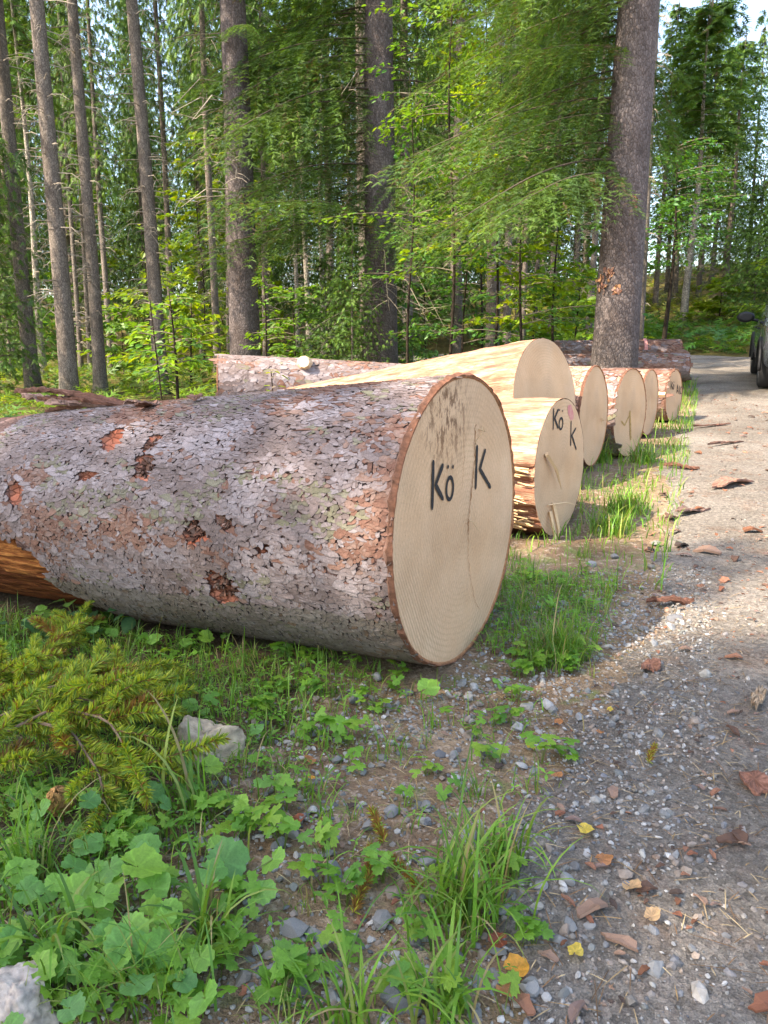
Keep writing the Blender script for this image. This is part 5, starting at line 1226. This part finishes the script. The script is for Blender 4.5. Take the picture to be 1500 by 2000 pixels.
hand = [(625, 1440, 'lobed leaf weed in the gravel before the huge log'), (680, 1455, 'lobed leaf weed right of the brown fallen leaf'), (560, 1590, 'lobed leaf weed by the grey stones'), (555, 1290, 'lobed leaf weed near the log belly'), (960, 1420, 'lobed leaf weed near the road corner'), (1000, 1370, 'lobed leaf weed beside the bluish stones'), (600, 1930, 'lobed leaf weed low in the gravel'), (560, 1960, 'tall lobed leaf weed by the lower grass tuft'), (640, 1740, 'small lobed leaf weed in the open gravel'), (545, 1640, 'lobed leaf weed left of the reddish leaf'), (870, 1960, 'lobed leaf weed under the broad grass'), (1100, 1480, 'lone weed at the edge of the sandy road'), (455, 1770, 'lobed leaf weed beside the flat pale leaf'), (340, 1930, 'lobed leaf weed under the stiff blades'), (510, 1400, 'lobed leaf weed by the dark hollow')]
for a, b, lab in hand: weed(lab, a, b, 6, .045, .026, 'lobed leaf weeds')
for k in range(96):
    u = r.random()
    if u < .45: a, b = r.uniform(-10, 480), r.uniform(1560, 2010)
    elif u < .75: a, b = r.uniform(60, 800), r.uniform(1215, 1400)
    else: a, b = r.uniform(1000, 1150), r.uniform(1090, 1330)
    weed('small lobed leaf weed growing thickly on the verge', a, b, int(r.integers(3, 8)), .04, .022, 'thick growing verge weeds', seed=k)
for k in range(34):
    weed('sparse lobed leaf weed growing out of the open gravel', r.uniform(500, 1060), r.uniform(1370, 1990), int(r.integers(2, 6)), .035, .02, 'sparse gravel weeds', seed=k + 300)
for k in range(22):
    tuft('sparse grass sprig growing out of the open gravel', r.uniform(500, 1060), r.uniform(1370, 1990), 12, r.uniform(.05, .10), .0036, .014, 300 + k)
# tiny weed leaves everywhere in the green parts
TRI = (np.concatenate([np.array([(0, 0, 0), (.5, .2, .08), (1, 0, -.03), (.5, -.2, .08)]) @ np.array([[math.cos(q), math.sin(q), 0], [-math.sin(q), math.cos(q), 0], [0, 0, 1]]) for q in (0, 2.0, -2.0)]), np.array([[4 * k + a, 4 * k + b, 4 * k + c] for k in range(3) for a, b, c in ((0, 1, 2), (0, 2, 3))]), None)
r, x, y = scatter(24000, (-1.9, 1.6), (.75, 3.4), 25); m = r.random(len(x)) < lush(x, y) * .85; P = drop(x[m], y[m]); P = P[clear_of_logs(P, -.03)]; n = len(P); P[:, 2] += r.uniform(.005, .05, n)
D = np.stack([r.normal(0, 1, n), r.normal(0, 1, n), r.normal(0, .25, n)], -1); g = Geo().inst(TRI, frames(D, roll=r.normal(0, .3, n)) * (r.lognormal(-4.35, .4, n))[:, None, None], P, np.array([(.13, .29, .04)]) * r.uniform(.55, 1.35, n)[:, None])
tag(obj('weeds', g, MAT['leaf']), 'small leafed weeds carpeting the verge', 'weeds', kind='stuff')
# broad pointed leaves left under the log
def point_leaf(seed, n=9):
    t_ = np.linspace(0, 1, n); wd = .30 * np.sin(np.pi * t_ ** .8); mid = np.stack([t_, 0 * t_, -.15 * t_ ** 2], -1); L_ = mid + np.stack([0 * t_, wd, .10 * wd + .02 * np.sin(t_ * 25)], -1); Rr = mid + np.stack([0 * t_, -wd, .10 * wd + .02 * np.sin(t_ * 25 + 1)], -1)
    v = np.concatenate([mid, L_, Rr]); f = [[k, k + 1, n + k + 1, n + k] for k in range(n - 1)] + [[k, 2 * n + k, 2 * n + k + 1, k + 1] for k in range(n - 1)]
    return v, [], f, np.concatenate([np.full(n, 1.2), np.full(2 * n, 1.0)])
PL = [leaf_me(point_leaf, s, c) for s, c in enumerate([(.045, .12, .05), (.06, .14, .055), (.10, .20, .04)])]
for k, (a, b, lab) in enumerate([(100, 1265, 'dark plant with pointed leaflets left under the huge log'), (30, 1260, 'dark leafy plant at the rotten part of the huge log'), (200, 1235, 'broad dark leaved plant touching the huge log'), (150, 1215, 'bright pointed leaf plant below the rotten wood'), (270, 1225, 'pointed leaf plant under the bark of the huge log')]):
    p = on_ground(a, b)[0]; r = np.random.default_rng(k + 700); o = empty('bramble_plant', tuple(p)); tag(o, lab, 'plant', 'dark leaved plants')
    for q in range(9): 
        az = r.uniform(0, 6.3); h = r.uniform(.03, .11); e = (.05 * math.cos(az), .05 * math.sin(az), h); obj('stalk', stalk((0, 0, -.01), e), MAT['leaf'], o)
        obj('leaf', PL[2 if 'bright' in lab else r.integers(0, 2)], parent=o, loc=e, rot=(r.normal(0, .2), r.normal(.1, .2), az), scale=r.uniform(.06, .11))

# ---- fallen spruce branch: shoots thick with needles
def shoot(seed, L=.10, nn=300):
    r = np.random.default_rng(seed); g = Geo(); t_ = np.linspace(0, 1, 7); bend = r.uniform(-.25, .25); cp = np.stack([L * t_, bend * L * t_ ** 2, .12 * L * np.sin(t_ * 2.4)], -1); tube(g, cp, np.linspace(.0024, .0012, 7), 4, (.20, .11, .05), cap=False)
    f = r.uniform(0, 1, nn); b = np.stack([np.interp(f, t_, cp[:, k]) for k in range(3)], -1); ang = r.uniform(0, 6.28, nn); fw = r.uniform(.28, .72, nn) + .6 * (f > .9)
    D = norm(np.stack([fw, np.cos(ang), np.sin(ang) + .15], -1)); ln = .0225 * r.uniform(.75, 1.15, nn) * (1 - .25 * f ** 4)
    v = np.array([(0, .5, 0), (0, -.5, 0), (.55, .55, .4), (.55, -.55, .4), (1, 0, 0)]); tm = (v, np.array([[2, 3, 4]]), np.array([[0, 1, 3, 2]]))
    cc = np.array([(.31, .37, .04), (.38, .40, .045), (.24, .32, .045), (.15, .25, .04)])[r.integers(0, 4, nn)] * r.uniform(.75, 1.2, nn)[:, None]; br = r.random(nn) < (.07 + .6 * (seed % 6 == 1)); cc[br] = np.array([.24, .12, .03]) * r.uniform(.7, 1.2, br.sum())[:, None]
    g.inst(tm, frames(D, roll=r.uniform(0, 6.3, nn)) * np.stack([ln, np.full(nn, .0027), np.full(nn, .0022)], -1)[:, None, :], b, cc, 1)
    return g.mesh('shoot', [MAT['twig'], MAT['needle']])
SH = [shoot(s, L=.095 + .012 * (s % 5)) for s in range(12)]
base = on_ground(60, 1520)[0]; FB = tag(empty('spruce_branch', tuple(base)), 'fallen spruce branch with thick yellow green needles on the leafy verge', 'branch')
r = np.random.default_rng(808)
paths = [[(-70, 1400, .04), (60, 1345, .06), (130, 1290, .05), (150, 1250, .04)], [(-70, 1440, .05), (110, 1400, .07), (230, 1365, .06), (300, 1345, .03)], [(-60, 1500, .06), (130, 1450, .09), (240, 1430, .09), (300, 1420, .06)], [(-50, 1540, .06), (120, 1500, .10), (220, 1530, .10), (290, 1590, .05)], [(60, 1500, .08), (150, 1540, .09), (200, 1590, .06), (215, 1640, .02)], [(-60, 1580, .03), (0, 1560, .05), (50, 1545, .04)], [(-60, 1350, .03), (20, 1360, .05), (90, 1380, .06)], [(140, 1460, .09), (230, 1500, .10), (290, 1480, .07)], [(100, 1420, .07), (200, 1400, .07), (280, 1440, .05)]]
for pa in paths:
    G_ = on_ground([q[0] for q in pa], [q[1] for q in pa]); G_[:, 2] += [q[2] * 1.6 for q in pa]; C_ = G_ - base
    tt = np.linspace(0, 1, 14); C2 = np.stack([np.interp(tt, np.linspace(0, 1, len(C_)), C_[:, k]) for k in range(3)], -1); ln = np.linalg.norm(np.diff(C2, axis=0), axis=1).sum(); gg = Geo()
    tube(gg, C2, np.linspace(.004, .002, 14), 5, (.19, .13, .09)); obj('branch_stem', gg, MAT['twig'], FB)
    for k in range(int(ln / .031)):
        f = (k + r.random()) / (ln / .031); p = np.array([np.interp(f, tt, C2[:, c]) for c in range(3)]); i0 = min(12, int(f * 13)); d = norm(C2[i0 + 1] - C2[i0]); sd_ = np.cross(d, [0, 0, 1.0]) * r.choice([-1, 1])
        dd = d * r.uniform(.5, 1.1) + sd_ * r.uniform(.3, 1.0) + np.array([0, 0, r.normal(-.05, .35)])
        M4 = Matrix(frames(dd[None], roll=r.uniform(-1, 1, 1))[0].tolist()).to_euler(); obj('shoot', SH[r.integers(0, 12)], parent=FB, loc=tuple(p), rot=tuple(M4), scale=r.uniform(.95, 1.4))
for k, (a, b, rz, s, lab) in enumerate([(750, 1660, 1.9, .8, 'sparse browning spruce twig standing in the gravel'), (820, 1760, 2.2, .8, 'long browning spruce twig in the gravel under the grass'), (690, 1800, 1.2, .75, 'half brown spruce twig between the stones'), (720, 1740, 1.5, .7, 'thin rusty spruce twig in the gravel'), (1265, 1510, 1.0, .6, 'small dry spruce twig on the sandy road')]):
    p = on_ground(a, b)[0]; o = obj('spruce_twig', SH[[1, 7][k % 2]], loc=(p[0], p[1], p[2] + .018), rot=(0, -.15, rz), scale=s); tag(o, lab, 'twig')
# spruce cone
g = Geo(); r = np.random.default_rng(4); N = 90; zz = np.linspace(-.5, .5, N); an = np.arange(N) * 2.4; rad = .22 * np.sqrt(np.clip(1 - (zz * 1.85) ** 2, .03, 1)); Pn = np.stack([zz, rad * np.cos(an), rad * np.sin(an)], -1) * .1
Mm = frames(np.stack([np.full(N, .8), np.cos(an) * .5, np.sin(an) * .5], -1), np.stack([0 * an, np.cos(an), np.sin(an)], -1)) * np.array([.026, .022, .008]); g.inst(FLAKES[2], Mm, Pn, np.array([(.36, .19, .075)]) * r.uniform(.75, 1.15, N)[:, None], tint=FL_TINT)
p = on_ground(118, 1590)[0]; tag(obj('spruce_cone', g, MAT['chip'], loc=(p[0], p[1], p[2] + .03), rot=(0, .9, 1.9)), 'orange brown spruce cone under the fallen spruce branch', 'cone')
# fallen leaves
FLC = {'orange': (.62, .30, .05), 'brown': (.40, .18, .08), 'red': (.26, .075, .04), 'yellow': (.60, .45, .09), 'tan': (.45, .30, .18)}
for k, (a, b, c, s, lab) in enumerate([(1003, 1908, 'orange', .030, 'round orange fallen leaf at the road edge'), (985, 1945, 'brown', .022, 'brown fallen leaf under the orange leaf'), (607, 1492, 'brown', .024, 'curled light brown fallen leaf on the gravel'), (585, 1612, 'red', .024, 'dark red brown fallen leaf among the stones'), (1140, 1636, 'yellow', .024, 'yellow fallen leaf on the sandy road'), (1122, 1880, 'yellow', .020, 'yellow brown folded leaf near the orange leaf'), (1230, 1755, 'tan', .024, 'pale tan fallen leaf on the road'), (1037, 1470, 'yellow', .018, 'small yellow leaf at the verge edge'), (1170, 1440, 'brown', .014, 'small orange brown leaf on the sandy road'), (1085, 1528, 'brown', .018, 'brown fallen leaf at the edge of the sand'), (975, 1850, 'red', .022, 'dull red leaf under the sprawling grass'), (1175, 1700, 'brown', .022, 'reddish leaf beside the bark heap on the sand'), (1270, 1815, 'tan', .020, 'grey tan torn leaf on the road'), (1090, 1420, 'brown', .018, 'orange brown leaf between stones and sand'), (1190, 1395, 'yellow', .014, 'small yellow leaf beside the grass tuft'), (610, 1530, 'orange', .012, 'small orange leaf scrap on the gravel')]):
    p = on_ground(a, b)[0]; v, f3, f4, cc = round_leaf(k + 3, 22, .04); v[:, 2] += .22 * v[:, 0] ** 2; v[:, 1] *= .8; r = np.random.default_rng(k)
    o = obj('fallen_leaf', Geo().add(v, f3, f4, np.array(FLC[c])[None] * cc[:, None] * r.uniform(.8, 1.15, len(v))[:, None]), MAT['leaf'], smooth=True, loc=(p[0], p[1], p[2] + .014), rot=(r.normal(0, .15), r.normal(0, .15), r.uniform(0, 6)), scale=s); tag(o, lab, 'leaf')

# ---- undergrowth behind the logs and the fern bank
def under(name, label, N, xr, yr, dens, size, seed, cols, tm=SPR, lift=.12, mat='leaf', up=.35):
    r, x, y = scatter(N, xr, yr, seed); m = r.random(N) < dens(x, y); P = drop(x[m], y[m]); n = len(P); P[:, 2] += r.uniform(0, 1, n) * lift
    a = r.uniform(0, 6.3, n); D = np.stack([np.cos(a), np.sin(a), r.normal(up, .3, n)], -1); s = size * r.lognormal(0, .35, n)
    g = Geo().inst(tm, frames(D, roll=r.normal(0, .4, n)) * s[:, None, None], P, np.array(cols)[r.integers(0, len(cols), n)] * r.uniform(.7, 1.3, n)[:, None]); return tag(obj(name, g, MAT[mat]), label, 'undergrowth', kind='stuff')
FG = [(.10, .19, .03), (.13, .22, .03), (.08, .16, .035), (.16, .21, .045)]
pt_ = lambda x, y, k, s: fbm(np.stack([x * k, y * k], -1), s)
under('undergrowth', 'low green undergrowth on the forest floor', 26000, (-22, 9), (9.5, 36), lambda x, y: (np.abs(verge(x, y)) > 2.3) * sstep(.42, .6, pt_(x, y, .35, 91)), .26, 41, FG, lift=.22)
fern = [(.07, .19, .04), (.10, .23, .04), (.06, .15, .045), (.17, .24, .04)]
under('fern_bank', 'dense ferns on the bank along the road bend', 22000, (4, 22), (13, 36), lambda x, y: (verge(x, y) > 2.1) * (verge(x, y) < 7.5) * sstep(.25, .4, pt_(x, y, .4, 92)), .34, 42, fern, lift=.45, up=.2)
under('undergrowth', 'sunlit grass and moss on the far slope', 12000, (6, 30), (26, 56), lambda x, y: (verge(x, y) > 5.5) * sstep(.4, .6, pt_(x, y, .22, 93)), .4, 43, [(.20, .25, .06), (.25, .25, .08), (.14, .2, .04)], lift=.2)
sticks('brushwood', 'dry brown branches left on the forest floor', 900, (-14, 6), (10.5, 22), lambda x, y: (np.abs(verge(x, y)) > 2.4) * (pt_(x, y, .4, 95) > .5), .8, 44, STRAW)
# ------------------------------------------------------------------ parked car (only its near rear side shows)
MAT['car'] = paint('dark_blue_grey_car_paint', (.10, .112, .135), .25, .5, .2, .8); MAT['tyre'] = col_mat('tyre_rubber', .9, .2, 60, .3); MAT['rim'] = paint('wheel_alloy', (.45, .45, .47), .35, .5, .8)
MAT['glass'] = paint('tinted_car_glass', (.02, .025, .028), .06, .6); MAT['plastic'] = paint('black_car_plastic', (.016, .016, .018), .55, .35); MAT['lamp'] = paint('red_tail_lamp', (.35, .02, .02), .25, .5); MAT['plate'] = paint('white_plate', (.7, .7, .7), .4)
pr = np.array([6.06, 12.0]); pf = np.array([7.19, 14.6]); hd = (pf - pr) / np.linalg.norm(pf - pr); rt = np.array([hd[1], -hd[0]])
mid = (pr + pf) / 2 + rt * .78; za, zb = gz(*(pr + rt * .78)), gz(*(pf + rt * .78))
CAR = empty('parked_car', (mid[0], mid[1], (za + zb) / 2 + .012), (0, -math.atan2(zb - za, 2.65) * 1.0, math.atan2(hd[1], hd[0]))); tag(CAR, 'dark blue grey car parked on the forest road', 'car')
# stations along the length (x forward): half width, sill, belt line, roof half width, roof height
ST = [(-2.22, .60, .48, .92, .50, .95), (-2.15, .80, .36, 1.00, .60, 1.18), (-1.95, .88, .30, 1.03, .64, 1.42), (-1.6, .91, .26, 1.04, .665, 1.58), (-1.0, .92, .25, 1.03, .68, 1.65), (-.2, .92, .25, 1.01, .68, 1.66), (.4, .92, .25, .99, .66, 1.60), (.9, .92, .25, .98, .60, 1.32), (1.25, .915, .26, .97, .62, 1.04), (1.7, .90, .28, .92, .60, .97), (2.05, .82, .34, .82, .55, .86), (2.25, .62, .46, .68, .45, .70)]
xs = np.array([s[0] for s in ST]); xf = np.linspace(xs[0], xs[-1], 60); S = np.stack([np.interp(xf, xs, [s[k] for s in ST]) for k in range(1, 6)], -1)
def ring(row, x):
    hw, sill, belt, rw, roof = row; q = [(-hw * .86, sill), (-hw * .97, sill + .12), (-hw, (sill + belt) * .5), (-hw * .985, belt - .08), (-hw * .94, belt), (-(hw * .45 + rw * .55), (belt + roof) * .5 + .02), (-rw * .98, roof - .06), (-rw * .75, roof)]
    q = q + [(-a, b) for a, b in q[::-1]]; return [(x, a, b) for a, b in q]
V = np.array([ring(S[k], xf[k]) for k in range(60)]); K = V.shape[1]
arch = [(-1.36, .36), (1.36, .36)]
for wx, wr in arch:       # wheel arches lift the lower edge of the flank
    dd = np.abs(xf - wx); h = np.where(dd < .42, np.sqrt(np.clip(.42 ** 2 - dd ** 2, 0, 1)) + .33, 0)
    for k in (0, 1, 2, K - 1, K - 2, K - 3): V[:, k, 2] = np.maximum(V[:, k, 2], np.minimum(h + .012 * (k in (1, 2, K - 2, K - 3)), .76))
i, j = np.meshgrid(np.arange(59), np.arange(K - 1), indexing='ij'); f4 = np.stack([i * K + j, (i + 1) * K + j, (i + 1) * K + j + 1, i * K + j + 1], -1).reshape(-1, 4)
g = Geo().add(V.reshape(-1, 3), None, f4); 
for e in (0, 59): g.add(np.concatenate([V[e], [V[e].mean(0)]]), [[K, q, q + 1] for q in range(K - 1)])
obj('body', g, MAT['car'], CAR, smooth=True)
g = Geo(); bx_ = np.array([(x, y, z) for x in (-2.1, 2.1) for y in (-.72, .72) for z in (.24, .60)]); g.add(bx_, None, [[0, 1, 3, 2], [4, 6, 7, 5], [0, 4, 5, 1], [2, 3, 7, 6], [0, 2, 6, 4], [1, 5, 7, 3]]); obj('underbody', g, MAT['plastic'], CAR)
def panel(name, pts, mat, lift=.006, side=1):
    """a pane laid on the flank: pts (x, t) with t 0 at the belt, 1 at the roof edge"""
    v = []
    for x, t_ in pts:
        hw, sill, belt, rw, roof = [np.interp(x, xf, S[:, k]) for k in range(5)]; y0, z0, y1, z1 = hw * .94, belt, rw * .98, roof - .06; v.append((x, side * (y0 + (y1 - y0) * t_ + lift + .02 * math.sin(t_ * 3.14)), z0 + (z1 - z0) * t_))
    n = len(v); return obj(name, Geo().add(np.array(v + [np.mean(v, 0)]), [[n, k, (k + 1) % n] for k in range(n)]), mat, CAR)
for sd_ in (1, -1):
    panel('window', [(-1.75, .10), (-1.05, .06), (-1.05, .94), (-1.62, .90)], MAT['glass'], side=sd_); panel('window', [(-.98, .06), (-.1, .06), (-.1, .96), (-.98, .95)], MAT['glass'], side=sd_); panel('window', [(-.02, .06), (.95, .08), (.40, .93), (-.02, .96)], MAT['glass'], side=sd_)
    m = Geo(); y0 = sd_ * .96
    for k in range(1): 
        v, f = ico(3); v = v * np.array([.16, .30, .19]); v[:, 0] = np.clip(v[:, 0], -.05, .1); m.add(v + [.72, sd_ * 1.09, 1.07], f)
    mo = obj('side_mirror', m, MAT['plastic'], CAR, smooth=True); a = Geo(); tube(a, [(.74, sd_ * .88, 1.0), (.73, sd_ * 1.0, 1.03)], .03, 6); obj('mirror_arm', a, MAT['plastic'], mo)
    h = Geo(); 
    for hx in (-.75, .2):
        h = Geo(); tube(h, [(hx - .1, sd_ * .925, .90), (hx, sd_ * .945, .905), (hx + .1, sd_ * .925, .90)], .014, 6); obj('door_handle', h, MAT['plastic'], CAR)
    l_ = Geo(); v, f = ico(3); v = v * np.array([.18, .16, .26]); l_.add(v + [-2.06, sd_ * .78, .93], f); obj('tail_light', l_, MAT['lamp'], CAR, smooth=True)
    for wx in (-1.36, 1.36):
        tz = Geo(); a = np.linspace(0, 2 * np.pi, 41)[:-1]; prof = [(.20, -.10), (.30, -.115), (.335, -.09), (.34, 0), (.335, .09), (.30, .115), (.20, .10)]
        v = np.array([[(rr_ * math.cos(q), yy, rr_ * math.sin(q)) for q in a] for rr_, yy in prof]); v[3, ::2, [0, 2]] *= .985; n = 40; i, j = np.meshgrid(np.arange(6), np.arange(n), indexing='ij'); j2 = (j + 1) % n
        tz.add(v.reshape(-1, 3), None, np.stack([i * n + j, (i + 1) * n + j, (i + 1) * n + j2, i * n + j2], -1).reshape(-1, 4), (.03, .03, .032)); ty = obj('wheel', tz, MAT['tyre'], CAR, smooth=True, loc=(wx, sd_ * .79, .34))
        rg = Geo(); ro = sd_ * .085
        for q in range(5):
            an = q * 2 * math.pi / 5; tube(rg, [(.03 * math.cos(an), ro, .03 * math.sin(an)), (.21 * math.cos(an), ro * .9, .21 * math.sin(an))], [.04, .028], 5)
        rg.add(np.array([[(rr_ * math.cos(q), yy, rr_ * math.sin(q)) for q in a] for rr_, yy in ((.225, ro), (.20, ro), (.19, 0))]).reshape(-1, 3), None, [[k * n + q, k * n + (q + 1) % n, (k + 1) * n + (q + 1) % n, (k + 1) * n + q] for k in range(2) for q in range(n)])
        rg.add(np.array([(.2 * math.cos(q), ro * .2, .2 * math.sin(q)) for q in a] + [(0, ro * .2, 0)]), [[n, k, (k + 1) % n] for k in range(n)], None); obj('rim', rg, MAT['rim'], ty)
        ar = Geo(); q = np.linspace(-.1, math.pi + .1, 24); tube(ar, [(wx + .435 * math.cos(k), sd_ * .915, .335 + .435 * math.sin(k)) for k in q], .026, 6); obj('wheel_arch', ar, MAT['plastic'], CAR, smooth=True)
def rbox(name, c, s, mat):
    g = Geo(); v, f = ico(4); v = np.sign(v) * np.abs(v * 2) ** .35 * .5 * np.array(s); g.add(v + np.array(c), f); return obj(name, g, mat, CAR, smooth=True)
rbox('bumper', (-2.16, 0, .50), (.22, 1.66, .30), MAT['plastic']); rbox('number_plate', (-2.235, 0, .78), (.02, .50, .11), MAT['plate']); rbox('rear_window', (-2.03, 0, 1.24), (.06, 1.12, .34), MAT['glass'])
